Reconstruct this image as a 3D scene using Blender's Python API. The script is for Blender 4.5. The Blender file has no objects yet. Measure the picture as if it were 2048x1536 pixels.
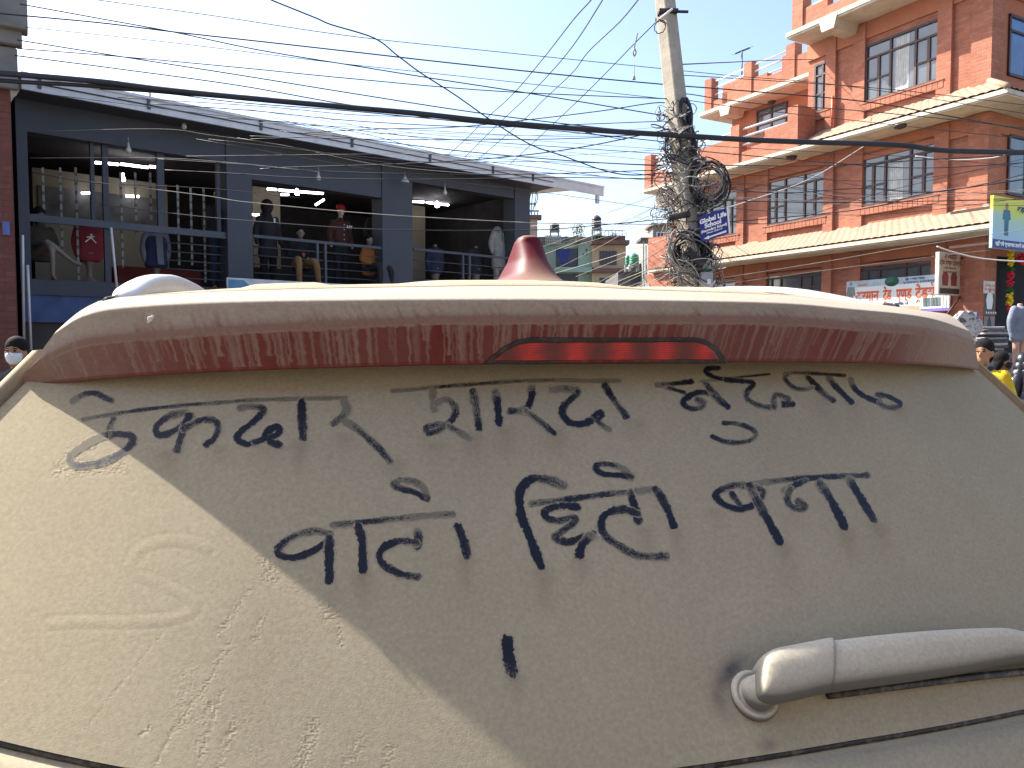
import bpy, bmesh, math, random
import numpy as np
from mathutils import Vector, Matrix

random.seed(7)
RNG = np.random.default_rng(7)
SC = bpy.context.scene
COL = SC.collection
R = math.radians

# ---------------------------------------------------------------- camera
F = 1530.0
PITCH = math.atan(78 / F)
CAM_H = 1.52
cam = bpy.data.cameras.new('camera')
cam.sensor_width = 36
cam.lens = F / 2048 * 36
cam.clip_start = 0.02
cam.clip_end = 3000
cam_o = bpy.data.objects.new('camera', cam)
COL.objects.link(cam_o)
cam_o.location = (0, 0, CAM_H)
cam_o.rotation_euler = (R(90) - PITCH, 0, 0)
SC.camera = cam_o

# ---------------------------------------------------------------- light
SUN_AZ, SUN_EL = R(-63), R(45)          # azimuth from +Y, negative = left
world = bpy.data.worlds.new('World')
SC.world = world
world.use_nodes = True
wn = world.node_tree
sky = wn.nodes.new('ShaderNodeTexSky')
sky.sky_type = 'NISHITA'
sky.sun_disc = False
sky.sun_elevation = SUN_EL
sky.sun_rotation = SUN_AZ
sky.altitude = 1300
sky.air_density = 1.0
sky.dust_density = 6.0
sky.ozone_density = 1.0
wn.links.new(sky.outputs[0], wn.nodes['Background'].inputs[0])
wn.nodes['Background'].inputs[1].default_value = 0.138
sl = bpy.data.lights.new('sun', 'SUN')
sl.energy = 5.0
sl.angle = R(0.5)
sl.color = (1.0, 0.94, 0.84)
so = bpy.data.objects.new('sun', sl)
COL.objects.link(so)
SUN = Vector((math.sin(SUN_AZ) * math.cos(SUN_EL), math.cos(SUN_AZ) * math.cos(SUN_EL), math.sin(SUN_EL)))
so.rotation_euler = SUN.to_track_quat('Z', 'Y').to_euler()
vs = SC.view_settings
vs.view_transform = 'Standard'
vs.look = 'None'
vs.exposure = 1.4
vs.gamma = 1

# ---------------------------------------------------------------- pixel <-> world
FW = Vector((0, math.cos(PITCH), -math.sin(PITCH)))
UP = Vector((0, math.sin(PITCH), math.cos(PITCH)))
EYE = Vector((0, 0, CAM_H))

def ray(px, py):
    return Vector(((px - 1024) / F, 0, 0)) + UP * (-(py - 768) / F) + FW

def at(px, py, Y):
    d = ray(px, py)
    return EYE + d * (Y / d.y)

class Frame:
    """a vertical facade frame: x along, y normal, z up"""
    def __init__(s, ox, oy, ang):
        s.o = Vector((ox, oy, 0)); s.a = ang
        s.x = Vector((math.cos(ang), math.sin(ang), 0))
        s.y = Vector((-math.sin(ang), math.cos(ang), 0))
    def hit(s, px, py, y=0.0):
        d = ray(px, py)
        t = (y - (EYE - s.o).dot(s.y)) / d.dot(s.y)
        p = EYE + d * t - s.o
        return Vector((p.dot(s.x), y, p.z))
    def loc(s, p):
        q = p - s.o
        return Vector((q.dot(s.x), q.dot(s.y), q.z))
    def world(s, l):
        return s.o + s.x * l[0] + s.y * l[1] + Vector((0, 0, l[2]))

# ---------------------------------------------------------------- objects
def empty(name, label, cat, loc=(0, 0, 0), rz=0.0, group=None):
    o = bpy.data.objects.new(name, None)
    COL.objects.link(o)
    o.empty_display_size = 0.2
    o.location = loc
    o.rotation_euler = (0, 0, rz)
    tag(o, label, cat, group)
    return o

def tag(o, label=None, cat=None, group=None, kind=None):
    if label: o['label'] = label
    if cat: o['category'] = cat
    if group: o['group'] = group
    if kind: o['kind'] = kind
    return o

class MB:
    def __init__(s):
        s.v = []; s.f = []; s.smooth = []; s.mi = []
    def add(s, vs, fs, smooth=False, mi=0):
        b = len(s.v)
        s.v += [tuple(p) for p in vs]
        s.f += [tuple(i + b for i in q) for q in fs]
        s.smooth += [smooth] * len(fs)
        s.mi += [mi] * len(fs)
        return s
    def box(s, x0, x1, y0, y1, z0, z1, mi=0):
        v = [(x0, y0, z0), (x1, y0, z0), (x1, y1, z0), (x0, y1, z0), (x0, y0, z1), (x1, y0, z1), (x1, y1, z1), (x0, y1, z1)]
        return s.add(v, [(0, 3, 2, 1), (4, 5, 6, 7), (0, 1, 5, 4), (1, 2, 6, 5), (2, 3, 7, 6), (3, 0, 4, 7)], mi=mi)
    def obox(s, c, ax, ay, az, mi=0):
        """box from a centre and three half-axis vectors"""
        c = Vector(c); ax, ay, az = Vector(ax), Vector(ay), Vector(az)
        v = [c + ax * i + ay * j + az * k for k in (-1, 1) for i, j in ((-1, -1), (1, -1), (1, 1), (-1, 1))]
        return s.add(v, [(0, 3, 2, 1), (4, 5, 6, 7), (0, 1, 5, 4), (1, 2, 6, 5), (2, 3, 7, 6), (3, 0, 4, 7)], mi=mi)
    def prism(s, poly, d, mi=0):
        """closed polygon (3D points) extruded by vector d"""
        n = len(poly); d = Vector(d)
        v = [Vector(p) for p in poly] + [Vector(p) + d for p in poly]
        f = [tuple(range(n - 1, -1, -1)), tuple(range(n, 2 * n))]
        f += [(i, (i + 1) % n, n + (i + 1) % n, n + i) for i in range(n)]
        return s.add(v, f, mi=mi)
    def tube(s, pts, r, n=6, mi=0, cap=True, smooth=True):
        pts = [Vector(p) for p in pts]
        m = len(pts)
        rr = r if isinstance(r, (list, tuple)) else [r] * m
        vs_, fs_ = [], []
        prev = None
        for i in range(m):
            t = (pts[min(i + 1, m - 1)] - pts[max(i - 1, 0)])
            if t.length < 1e-9: t = Vector((0, 0, 1))
            t.normalize()
            if prev is None:
                a = Vector((0, 0, 1)) if abs(t.z) < 0.9 else Vector((1, 0, 0))
                a = (a - t * a.dot(t)).normalized()
            else:
                a = prev - t * prev.dot(t)
                a = a.normalized() if a.length > 1e-6 else Vector((1, 0, 0))
            prev = a
            b = t.cross(a)
            for k in range(n):
                w = 2 * math.pi * k / n
                vs_.append(pts[i] + (a * math.cos(w) + b * math.sin(w)) * rr[i])
        for i in range(m - 1):
            for k in range(n):
                k2 = (k + 1) % n
                fs_.append((i * n + k, i * n + k2, (i + 1) * n + k2, (i + 1) * n + k))
        if cap:
            fs_.append(tuple(range(n - 1, -1, -1)))
            fs_.append(tuple(range((m - 1) * n, m * n)))
        return s.add(vs_, fs_, smooth, mi)
    def lathe(s, prof, c=(0, 0, 0), n=20, mi=0, smooth=True, sx=1.0, sy=1.0):
        """profile [(r,z)] round the z axis through c"""
        vs_, fs_ = [], []
        for r, z in prof:
            for k in range(n):
                w = 2 * math.pi * k / n
                vs_.append((c[0] + r * sx * math.cos(w), c[1] + r * sy * math.sin(w), c[2] + z))
        for i in range(len(prof) - 1):
            for k in range(n):
                k2 = (k + 1) % n
                fs_.append((i * n + k, i * n + k2, (i + 1) * n + k2, (i + 1) * n + k))
        fs_.append(tuple(range(n - 1, -1, -1)))
        fs_.append(tuple(range((len(prof) - 1) * n, len(prof) * n)))
        return s.add(vs_, fs_, smooth, mi)
    def rings(s, rings, mi=0, smooth=True, cap=True):
        """loft a list of equal-length closed rings"""
        n = len(rings[0]); vs_ = [p for r in rings for p in r]; fs_ = []
        for i in range(len(rings) - 1):
            for k in range(n):
                k2 = (k + 1) % n
                fs_.append((i * n + k, i * n + k2, (i + 1) * n + k2, (i + 1) * n + k))
        if cap:
            fs_.append(tuple(range(n - 1, -1, -1)))
            fs_.append(tuple(range((len(rings) - 1) * n, len(rings) * n)))
        return s.add(vs_, fs_, smooth, mi)
    def ball(s, c, rx, ry, rz, n=14, m=9, mi=0):
        prof = []
        vs_, fs_ = [], []
        for i in range(m + 1):
            t = math.pi * i / m
            for k in range(n):
                w = 2 * math.pi * k / n
                vs_.append((c[0] + rx * math.sin(t) * math.cos(w), c[1] + ry * math.sin(t) * math.sin(w), c[2] - rz * math.cos(t)))
        for i in range(m):
            for k in range(n):
                k2 = (k + 1) % n
                fs_.append((i * n + k, i * n + k2, (i + 1) * n + k2, (i + 1) * n + k))
        return s.add(vs_, fs_, True, mi)
    def build(s, name, mats, parent=None, bevel=0.0, seg=2):
        me = bpy.data.meshes.new(name)
        me.from_pydata([tuple(p) for p in s.v], [], s.f)
        me.polygons.foreach_set('use_smooth', s.smooth)
        me.polygons.foreach_set('material_index', s.mi)
        for m in (mats if isinstance(mats, (list, tuple)) else [mats]):
            me.materials.append(m)
        me.update()
        o = bpy.data.objects.new(name, me)
        COL.objects.link(o)
        if parent is not None: o.parent = parent
        if bevel:
            b = o.modifiers.new('bevel', 'BEVEL'); b.width = bevel; b.segments = seg
            b.limit_method = 'ANGLE'; b.angle_limit = R(40)
        return o

def grid_object(name, P, mat, parent, attrs=None, uv=None, flip=False):
    """P: (rows, cols, 3) array -> smooth mesh with per-vertex float attributes"""
    r, c, _ = P.shape
    me = bpy.data.meshes.new(name)
    nv = r * c; nf = (r - 1) * (c - 1)
    idx = np.arange(nv).reshape(r, c)
    q = np.stack([idx[:-1, :-1], idx[:-1, 1:], idx[1:, 1:], idx[1:, :-1]], -1).reshape(-1, 4)
    if flip: q = q[:, ::-1]
    me.vertices.add(nv); me.loops.add(nf * 4); me.polygons.add(nf)
    me.vertices.foreach_set('co', P.reshape(-1).astype(np.float32))
    me.loops.foreach_set('vertex_index', q.reshape(-1).astype(np.int32))
    me.polygons.foreach_set('loop_start', (np.arange(nf) * 4).astype(np.int32))
    me.polygons.foreach_set('use_smooth', np.ones(nf, dtype=bool))
    me.update(calc_edges=True)
    for k, a in (attrs or {}).items():
        at_ = me.attributes.new(k, 'FLOAT', 'POINT')
        at_.data.foreach_set('value', a.reshape(-1).astype(np.float32))
    if uv is not None:
        u = me.uv_layers.new(name='UVMap')
        u.data.foreach_set('uv', uv.reshape(-1, 2)[q.reshape(-1)].reshape(-1).astype(np.float32))
    me.materials.append(mat)
    o = bpy.data.objects.new(name, me)
    COL.objects.link(o)
    if parent is not None: o.parent = parent
    return o

def smooth_curve(pts, n):
    """Catmull-Rom through 2D/3D points, n samples"""
    P = np.array(pts, float)
    P = np.vstack([2 * P[0] - P[1], P, 2 * P[-1] - P[-2]])
    seg = len(P) - 3
    out = []
    for i in range(n):
        t = i / (n - 1) * seg
        k = min(int(t), seg - 1); t -= k
        a, b, c, d = P[k:k + 4]
        out.append(0.5 * ((2 * b) + (-a + c) * t + (2 * a - 5 * b + 4 * c - d) * t * t + (-a + 3 * b - 3 * c + d) * t ** 3))
    return np.array(out)

# ---------------------------------------------------------------- materials
MATS = {}
def nodes(name):
    m = bpy.data.materials.new(name); m.use_nodes = True
    nt = m.node_tree
    return m, nt, nt.nodes['Principled BSDF']

def mk(nt, t, **kw):
    n = nt.nodes.new('ShaderNode' + t)
    for k, v in kw.items():
        if k.startswith('i_'):
            key = k[2:]
            n.inputs[int(key) if key.isdigit() else key.replace('_', ' ')].default_value = v
        else: setattr(n, k, v)
    return n

def ramp(nt, fac, stops):
    n = mk(nt, 'ValToRGB')
    e = n.color_ramp.elements
    while len(e) < len(stops): e.new(0.5)
    for i, (p, c) in enumerate(stops):
        e[i].position = p
        e[i].color = (*c, 1) if len(c) == 3 else c
    nt.links.new(fac, n.inputs[0])
    return n

def mixc(nt, f, a, b, mode='MIX'):
    n = mk(nt, 'Mix', data_type='RGBA', blend_type=mode)
    for s, x in ((0, f), (6, a), (7, b)):
        if isinstance(x, bpy.types.NodeSocket): nt.links.new(x, n.inputs[s])
        elif s == 0: n.inputs[0].default_value = x
        else: n.inputs[s].default_value = (*x, 1)
    return n.outputs[2]

def math_(nt, op, a, b=None, c=None, clamp=False):
    n = mk(nt, 'Math', operation=op, use_clamp=clamp)
    for i, x in enumerate((a, b, c)):
        if x is None: continue
        if isinstance(x, bpy.types.NodeSocket): nt.links.new(x, n.inputs[i])
        else: n.inputs[i].default_value = x
    return n.outputs[0]

def noise_(nt, scale, detail=4, rough=0.55, vec=None, dist=0.0):
    n = mk(nt, 'TexNoise', i_Scale=scale, i_Detail=detail, i_Roughness=rough, i_Distortion=dist)
    if vec is not None: nt.links.new(vec, n.inputs['Vector'])
    return n.outputs['Fac']

def coords(nt, which='Object', scale=None):
    tc = mk(nt, 'TexCoord')
    if scale is None: return tc.outputs[which]
    mp = mk(nt, 'Mapping'); mp.inputs['Scale'].default_value = scale
    nt.links.new(tc.outputs[which], mp.inputs[0])
    return mp.outputs[0]

def plain(name, col, rough=0.6, metal=0.0, var=0.25, scale=3.0, bump=0.0, bscale=40.0, spec=0.5, dirt=None, coat=0.0):
    """principled with broad tonal variation and optional fine bump"""
    if name in MATS: return MATS[name]
    m, nt, b = nodes(name)
    v = coords(nt)
    n1 = noise_(nt, scale, 5, 0.6, v)
    lo = tuple(c * (1 - var) for c in col); hi = tuple(min(1, c * (1 + var)) for c in col)
    c = ramp(nt, n1, [(0.3, lo), (0.7, hi)]).outputs[0]
    if dirt:
        n2 = noise_(nt, scale * 2.7, 6, 0.65, v)
        f = math_(nt, 'MULTIPLY', ramp(nt, n2, [(0.48, (0, 0, 0)), (0.72, (1, 1, 1))]).outputs[0], dirt[3])
        c = mixc(nt, f, c, dirt[:3])
    nt.links.new(c, b.inputs['Base Color'])
    b.inputs['Roughness'].default_value = rough
    b.inputs['Metallic'].default_value = metal
    b.inputs['Specular IOR Level'].default_value = spec
    b.inputs['Coat Weight'].default_value = coat
    if bump:
        bp = mk(nt, 'Bump', i_Strength=bump, i_Distance=0.01)
        nt.links.new(noise_(nt, bscale, 4, 0.6, v), bp.inputs['Height'])
        nt.links.new(bp.outputs[0], b.inputs['Normal'])
    MATS[name] = m
    return m

def emit(name, col, s):
    if name in MATS: return MATS[name]
    m, nt, b = nodes(name)
    b.inputs['Base Color'].default_value = (*col, 1)
    b.inputs['Emission Color'].default_value = (*col, 1)
    b.inputs['Emission Strength'].default_value = s
    MATS[name] = m
    return m

def text_mesh(name, body, size, mat, parent, M, align='LEFT', bold=0.0, depth=0.002, sx=1.0):
    """lettering as a real mesh: text curve evaluated once, placed by matrix M (local x right, y up)"""
    c = bpy.data.curves.new('lettering', 'FONT')
    c.body = body; c.size = size; c.align_x = align; c.extrude = depth; c.offset = bold
    c.resolution_u = 3
    t = bpy.data.objects.new('lettering', c)
    COL.objects.link(t)
    dg = bpy.context.evaluated_depsgraph_get()
    me = bpy.data.meshes.new_from_object(t.evaluated_get(dg))
    bpy.data.objects.remove(t); bpy.data.curves.remove(c)
    me.transform(Matrix.Diagonal((sx, 1, 1, 1)))
    me.transform(M)
    me.materials.clear(); me.materials.append(mat)
    me.name = name
    o = bpy.data.objects.new(name, me)
    COL.objects.link(o)
    if parent is not None: o.parent = parent
    return o
# ================================================================ the dusty red car
CAR_YAW = R(16)
CARF = Frame(0.131, 1.0, CAR_YAW)
car = empty('parked_car', 'dust covered red car seen from behind with writing wiped in its rear window', 'car', (0.131, 1.0, 0), CAR_YAW)
KC = 0.14
ALPHA = math.tan(R(43))

def bow(u):
    a = max(0.0, abs(u) - 0.45)
    return KC * u * u + 0.35 * a * a

def sbow(u):
    a = max(0.0, abs(u) - 0.40)
    return KC * u * u + (0.62 if u < 0 else 0.42) * a * a

def carhit(px, py, vf, lo=0.25, hi=3.5):
    d = ray(px, py)
    c0 = CARF.loc(EYE)
    dx, dy, dz = d.dot(CARF.x), d.dot(CARF.y), d.z
    def f(t):
        u, v, z = c0.x + dx * t, c0.y + dy * t, c0.z + dz * t
        return v - vf(u, z)
    a = lo; fa = f(a); t = lo
    while t < hi:
        t += 0.02
        ft = f(t)
        if ft > 0: break
        a = t
    b = t
    for _ in range(28):
        m = (a + b) / 2
        if f(m) > 0: b = m
        else: a = m
    return np.array((c0.x + dx * a, c0.y + dy * a, c0.z + dz * a))

def glass_v(u, z):
    return 0.046 + bow(u) - (1.478 - z) * ALPHA + 0.22 * (1.478 - z) ** 2

# ---- paint and dust
def dust_color(nt, v, base=(0.38, 0.326, 0.232)):
    a = noise_(nt, 3.0, 6, 0.6, v)
    b = noise_(nt, 220.0, 3, 0.7, v)
    c = ramp(nt, a, [(0.3, tuple(x * 0.9 for x in base)), (0.7, tuple(x * 1.07 for x in base))]).outputs[0]
    g = ramp(nt, b, [(0.25, (0.82, 0.82, 0.82)), (0.75, (1.12, 1.12, 1.12))]).outputs[0]
    return mixc(nt, 1.0, c, g, 'MULTIPLY')

def grain_bump(nt, v, s1=420, s2=90, st=0.35):
    n1 = noise_(nt, s1, 2, 0.7, v); n2 = noise_(nt, s2, 4, 0.6, v)
    h = math_(nt, 'ADD', math_(nt, 'MULTIPLY', n1, 0.5), n2)
    bp = mk(nt, 'Bump', i_Strength=st, i_Distance=0.0012)
    nt.links.new(h, bp.inputs['Height'])
    return bp

def paint_dust(name, paint=(0.115, 0.005, 0.007), attr='dust', up=0.42, prough=0.32, dcol=(0.38, 0.326, 0.232)):
    m, nt, b = nodes(name)
    v = coords(nt)
    if attr:
        at_ = mk(nt, 'Attribute', attribute_name=attr).outputs['Fac']
    else:
        g = mk(nt, 'NewGeometry')
        sp = mk(nt, 'SeparateXYZ'); nt.links.new(g.outputs['Normal'], sp.inputs[0])
        at_ = math_(nt, 'MULTIPLY_ADD', sp.outputs[2], 0.55, up)
    n = noise_(nt, 60, 5, 0.65, v)
    f = math_(nt, 'ADD', at_, math_(nt, 'MULTIPLY', math_(nt, 'SUBTRACT', n, 0.5), 0.12), clamp=True)
    dc = dust_color(nt, v, dcol)
    c = mixc(nt, f, paint, dc)
    nt.links.new(c, b.inputs['Base Color'])
    r = math_(nt, 'MULTIPLY_ADD', f, 0.62, prough, clamp=True)
    nt.links.new(r, b.inputs['Roughness'])
    s_ = math_(nt, 'MULTIPLY_ADD', f, -0.24, 0.32, clamp=True)
    nt.links.new(s_, b.inputs['Specular IOR Level'])
    bp = grain_bump(nt, v, st=0.14)
    nt.links.new(bp.outputs[0], b.inputs['Normal'])
    return m

M_SPOIL = paint_dust('dusty_red_paint', dcol=(0.37, 0.325, 0.265))
M_BODY = paint_dust('dusty_body_paint', attr=None, up=0.74)
M_BLACK = plain('black_plastic', (0.02, 0.018, 0.018), 0.55, dirt=(0.3, 0.26, 0.2, 0.5), scale=30)
M_SILVER = plain('silver_rail', (0.55, 0.53, 0.50), 0.42, 0.35, var=0.06, dirt=(0.5, 0.44, 0.36, 0.6), scale=20)
M_SEAM = plain('dark_gap', (0.03, 0.012, 0.012), 0.9)

# ---- spoiler, lofted from its four edges
NS = 1300
def edge_curve(pts, dv, n=NS):
    px = smooth_curve(pts, 400)
    L = np.concatenate([[0], np.cumsum(np.linalg.norm(np.diff(px, axis=0), axis=1))]); L /= L[-1]
    P = np.array([carhit(x, y, lambda u, z: dv + sbow(u)) for x, y in px[::4]])
    Ls = L[::4]
    s = np.linspace(0, Ls[-1], n)
    return np.stack([np.interp(s, Ls, P[:, i]) for i in range(3)], -1)

EA = edge_curve([(196, 603), (260, 593), (500, 581), (822, 574), (1100, 572), (1317, 581), (1500, 588), (1700, 603), (1905, 629)], 0.165)
EB = edge_curve([(112, 662), (170, 628), (260, 612), (500, 601), (1000, 597), (1500, 603), (1700, 617), (1850, 634), (1945, 664)], 0.003)
EC = edge_curve([(49, 748), (88, 716), (156, 686), (234, 675), (430, 660), (800, 641), (1000, 638), (1500, 639), (1750, 655), (1850, 664), (1958, 690)], 0.0)
ED = edge_curve([(43, 777), (117, 767), (390, 747), (800, 733), (1200, 727), (1500, 725), (1750, 727), (1890, 733), (1963, 741)], 0.010)
# even out the arc length so that the columns of the four edges run together
EE = ED.copy(); EE[:, 1] += 0.042; EE[:, 2] += 0.006

def fillet_rows(pts, cuts, counts):
    rows = []
    for i in range(len(pts) - 1):
        a, b = pts[i], pts[i + 1]
        ca = cuts[i] if i > 0 else 0
        cb = cuts[i + 1] if i + 1 < len(pts) - 1 else 0
        d = b - a; L = np.linalg.norm(d, axis=1, keepdims=True)
        pa = a + d * np.minimum(ca / L, 0.45); pb = b - d * np.minimum(cb / L, 0.45)
        n = counts[i]
        for k in range(n): rows.append((i + k / n, pa + (pb - pa) * k / n))
        rows.append((i + 0.999, pb))
        if i + 2 < len(pts):
            e = pts[i + 2] - b; Le = np.linalg.norm(e, axis=1, keepdims=True)
            pc = b + e * np.minimum(cb / Le, 0.45)
            for k in range(1, 6):
                t = k / 6
                rows.append((i + 1 + 0.001 * k, (1 - t) ** 2 * pb + 2 * t * (1 - t) * b + t * t * pc))
    return rows
EF = EE.copy(); EF[:, 1] += 0.20
rows = fillet_rows([EA, EB, EC, ED, EE], [0, 0.007, 0.006, 0.003, 0], [14, 26, 60, 6])
wpar = np.array([w for w, _ in rows])
wpar = np.append(wpar, 5.0)
SP = np.stack([p for _, p in rows] + [EF])               # rows, cols, 3
# slight crown on the top face
for i, w in enumerate(wpar):
    if w < 1: SP[i, :, 2] += 0.004 * math.sin(math.pi * w)
uu = SP[:, :, 0]
W = np.repeat(wpar[:, None], NS, 1)
dust = np.ones_like(W) * 0.97
def vnoise(x, seed):
    r = np.random.default_rng(seed); t = r.random(4096)
    i = np.floor(x).astype(int); f = x - i; f = f * f * (3 - 2 * f)
    return t[i % 4096] * (1 - f) + t[(i + 1) % 4096] * f
up_band = (W > 1.0) & (W <= 2.0)
lo_band = (W > 2.0) & (W < 3.05)
fall = W - 2.0
endd = np.clip((uu - 0.47) / 0.16, 0, 1) * 0.66 + np.clip((-uu - 0.50) / 0.2, 0, 1) * 0.36
base_lo = 0.0 + 0.10 * vnoise(uu * 14 + 50, 3) + 0.16 * np.clip((uu - 0.0) / 0.3, 0, 1) * (1 - np.clip((uu - .1) / .3, 0, 1)) + endd
base_up = 0.90 - 0.05 * vnoise(uu * 30 + 90, 4)
dust = np.where(up_band, base_up - 0.32 * np.clip((W - 1.45) / 0.55, 0, 1) ** 2, dust)
dust = np.where(lo_band, base_lo, dust)
rr = np.random.default_rng(11)
for i in range(250):
    u0 = rr.uniform(-0.70, 0.71)
    w0 = rr.uniform(0.0014, 0.0042) * (1.7 if rr.random() < .15 else 1)
    end = rr.choice([1.02, rr.uniform(0.35, 1.0)], p=[.55, .45])
    slant = -float(np.interp(u0, [-.65, -.45, -.2, 0, .5, .7], [.014, .007, .002, -.003, -.024, -.03]))
    st = rr.uniform(.14, .38)
    seed = int(rr.integers(1e6))
    cen = u0 - slant * fall + 0.0022 * (vnoise(fall * 7 + 20, seed) - .5) + 0.001 * (vnoise(fall * 23 + 20, seed + 5) - .5)
    wid = w0 * (0.55 + 0.5 * vnoise(fall * 5 + 9, seed + 1) + 0.6 * np.clip(1 - fall * 4, 0, 1) + 0.25 * np.clip((fall - end + .15) / .15, 0, 1))
    d = np.abs(uu - cen) / wid
    core = np.clip(1.6 - 1.6 * d, 0, 1) * st + np.clip(1 - np.abs(d - 0.9) * 6, 0, 1) * 0.10
    core = core * np.clip((end - fall) * 30, 0, 1)
    dust = np.where(lo_band, np.maximum(dust, np.minimum(core + base_lo * .4, .82)), dust)
for i in range(120):                                # thin washed streaks in the upper dust
    u0 = rr.uniform(-0.6, 0.66); w0 = rr.uniform(0.0012, 0.0042); a = rr.uniform(.05, .17)
    sl_ = 0.008 + 0.02 * max(0, u0); t0 = rr.uniform(1.0, 1.5); seed = int(rr.integers(1e6))
    d = np.abs(uu - u0 - sl_ * (W - 1.5) - 0.002 * (vnoise(W * 9, seed) - .5)) / w0
    dust = np.where(up_band & (W > t0), dust - a * np.clip(1.3 - d, 0, 1) * np.clip((W - t0) * 6, 0, 1), dust)
# ragged dust line along the crease
rag = 2.0 + 0.025 * vnoise(uu * 55, 21) + 0.05 * vnoise(uu * 190, 22)
dust = np.where(lo_band & (W < rag), np.maximum(dust, 0.42), dust)
dust = np.where(lo_band & (fall > 0.95), dust * 0.45, dust)
spoiler = grid_object('spoiler', SP, M_SPOIL, car, {'dust': np.clip(dust, 0, 1)})

# scrape in the paint of the spoiler
def on_spoiler(px, py, off=0.0):
    def vf(u, z):
        j = int(np.clip(np.searchsorted(EC[:, 0], u), 0, NS - 1))
        zc, zd = EC[j, 2], ED[j, 2]
        t = min(1, max(0, (zc - z) / max(1e-4, zc - zd)))
        return sbow(u) + 0.010 * t - off
    return carhit(px, py, vf)

# brake light let into the lower face
outer = [(968, 729), (985, 712), (1008, 694), (1035, 680), (1065, 675), (1390, 675), (1415, 680), (1437, 695), (1450, 712), (1455, 727)]
inner = [(986, 722), (1012, 701), (1038, 689), (1066, 685), (1388, 684), (1410, 690), (1428, 703), (1438, 719)]
mb = MB()
po = [Vector(on_spoiler(x, y, 0.0030)) for x, y in outer]
mb.prism(po, CARF_IN if False else (0, 0.012, 0))
lamp = mb.build('brake_light', plain('lamp_housing', (0.015, 0.012, 0.012), 0.6, dirt=(0.2, 0.16, 0.12, 0.25), scale=30), car, bevel=0.0015)
m, nt, b = nodes('red_lens')
tc = coords(nt)
sx = mk(nt, 'SeparateXYZ'); nt.links.new(tc, sx.inputs[0])
wv = math_(nt, 'SINE', math_(nt, 'MULTIPLY', sx.outputs[0], 2 * math.pi / 0.0625))
rib = math_(nt, 'SINE', math_(nt, 'MULTIPLY', sx.outputs[2], 2 * math.pi / 0.0032))
n = noise_(nt, 60, 3, 0.6, tc)
f = math_(nt, 'ADD', math_(nt, 'MULTIPLY_ADD', wv, 0.30, 0.48), math_(nt, 'MULTIPLY_ADD', rib, 0.10, -0.05))
f = math_(nt, 'ADD', f, math_(nt, 'MULTIPLY_ADD', n, 0.5, -0.25), clamp=True)
c = ramp(nt, f, [(0.12, (0.09, 0.002, 0.006)), (0.5, (0.25, 0.004, 0.009)), (0.9, (0.60, 0.008, 0.012))]).outputs[0]
nt.links.new(c, b.inputs['Base Color'])
b.inputs['Roughness'].default_value = 0.22
b.inputs['Coat Weight'].default_value = 0.15
mb = MB()
mb.prism([Vector(on_spoiler(x, y, 0.0042)) for x, y in inner], (0, 0.006, 0))
mb.build('lens', m, lamp, bevel=0.0008)

# ---- rear window under its dust
GR, GC = 560, 1000
zt, zb = 1.512, 1.085
w = np.linspace(0, 1, GR)[:, None]; s = np.linspace(0, 1, GC)[None, :]
zz = zt + (zb - zt) * w + 0 * s
ul = -0.715 - 0.59 * (1.467 - zz); ul = np.maximum(ul, -0.84)
ur = 0.787 + 0.89 * (1.471 - zz); ur = np.minimum(ur, 1.0)
ug = ul + (ur - ul) * s
a_ = np.maximum(0, np.abs(ug) - 0.45)
# lower edge bends up towards the sides
zz = zt + (np.interp(ug, [-0.84, -0.661, -0.550, -0.048, 0.158, 0.412, 1.0], [1.192, 1.163, 1.145, 1.107, 1.104, 1.097, 1.104]) - zt) * w
bowa = KC * ug ** 2 + 0.35 * a_ ** 2
dz_ = 1.478 - zz
vg = 0.046 + bowa - dz_ * ALPHA + 0.22 * dz_ ** 2
GP = np.stack([ug, vg, zz], -1)
# pixel position of every vertex (for the marks in the dust)
def to_px(P):
    ca, sa = math.cos(CAR_YAW), math.sin(CAR_YAW)
    X = 0.131 + P[..., 0] * ca - P[..., 1] * sa
    Y = 1.0 + P[..., 0] * sa + P[..., 1] * ca
    Z = P[..., 2] - CAM_H
    dep = Y * FW.y + Z * FW.z
    upc = Y * UP.y + Z * UP.z
    return 1024 + F * X / dep, 768 - F * upc / dep
GX, GY = to_px(GP)
def seg_dist(pts):
    D = np.full(GX.shape, 1e9)
    for (x0, y0), (x1, y1) in zip(pts[:-1], pts[1:]):
        dx, dy = x1 - x0, y1 - y0
        t = np.clip(((GX - x0) * dx + (GY - y0) * dy) / (dx * dx + dy * dy + 1e-9), 0, 1)
        D = np.minimum(D, np.hypot(GX - x0 - t * dx, GY - y0 - t * dy))
    return D
relief = np.zeros_like(GX); smear = np.zeros_like(GX)
# the faint finger trace at lower left: groove with a raised lip
D = seg_dist(smooth_curve([(415, 1096), (380, 1084), (330, 1082), (285, 1096), (262, 1128), (272, 1150), (310, 1164), (362, 1186), (388, 1208), (376, 1228), (330, 1240), (250, 1245), (170, 1244), (100, 1248)], 60))
relief += -0.9 * np.exp(-(D / 9.0) ** 2) + 0.5 * np.exp(-((D - 15) / 4.5) ** 2)
def lump(pts, width, amp, freq, seed):
    global relief
    D = seg_dist(pts)
    k = (np.floor(GX / freq).astype(int) * 7919 + np.floor(GY / freq).astype(int) * 104729 + seed) % 100003
    h = np.abs(np.sin(k * 12.9898) * 43758.5453) % 1.0
    relief += 1.8 * amp * np.exp(-(D / width) ** 2) * (h - 0.25)
gr = np.random.default_rng(5)
def trail(a, b, width, amp, freq=4.5):
    lump([a, b], width, amp, freq, int(gr.integers(1e5)))
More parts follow.
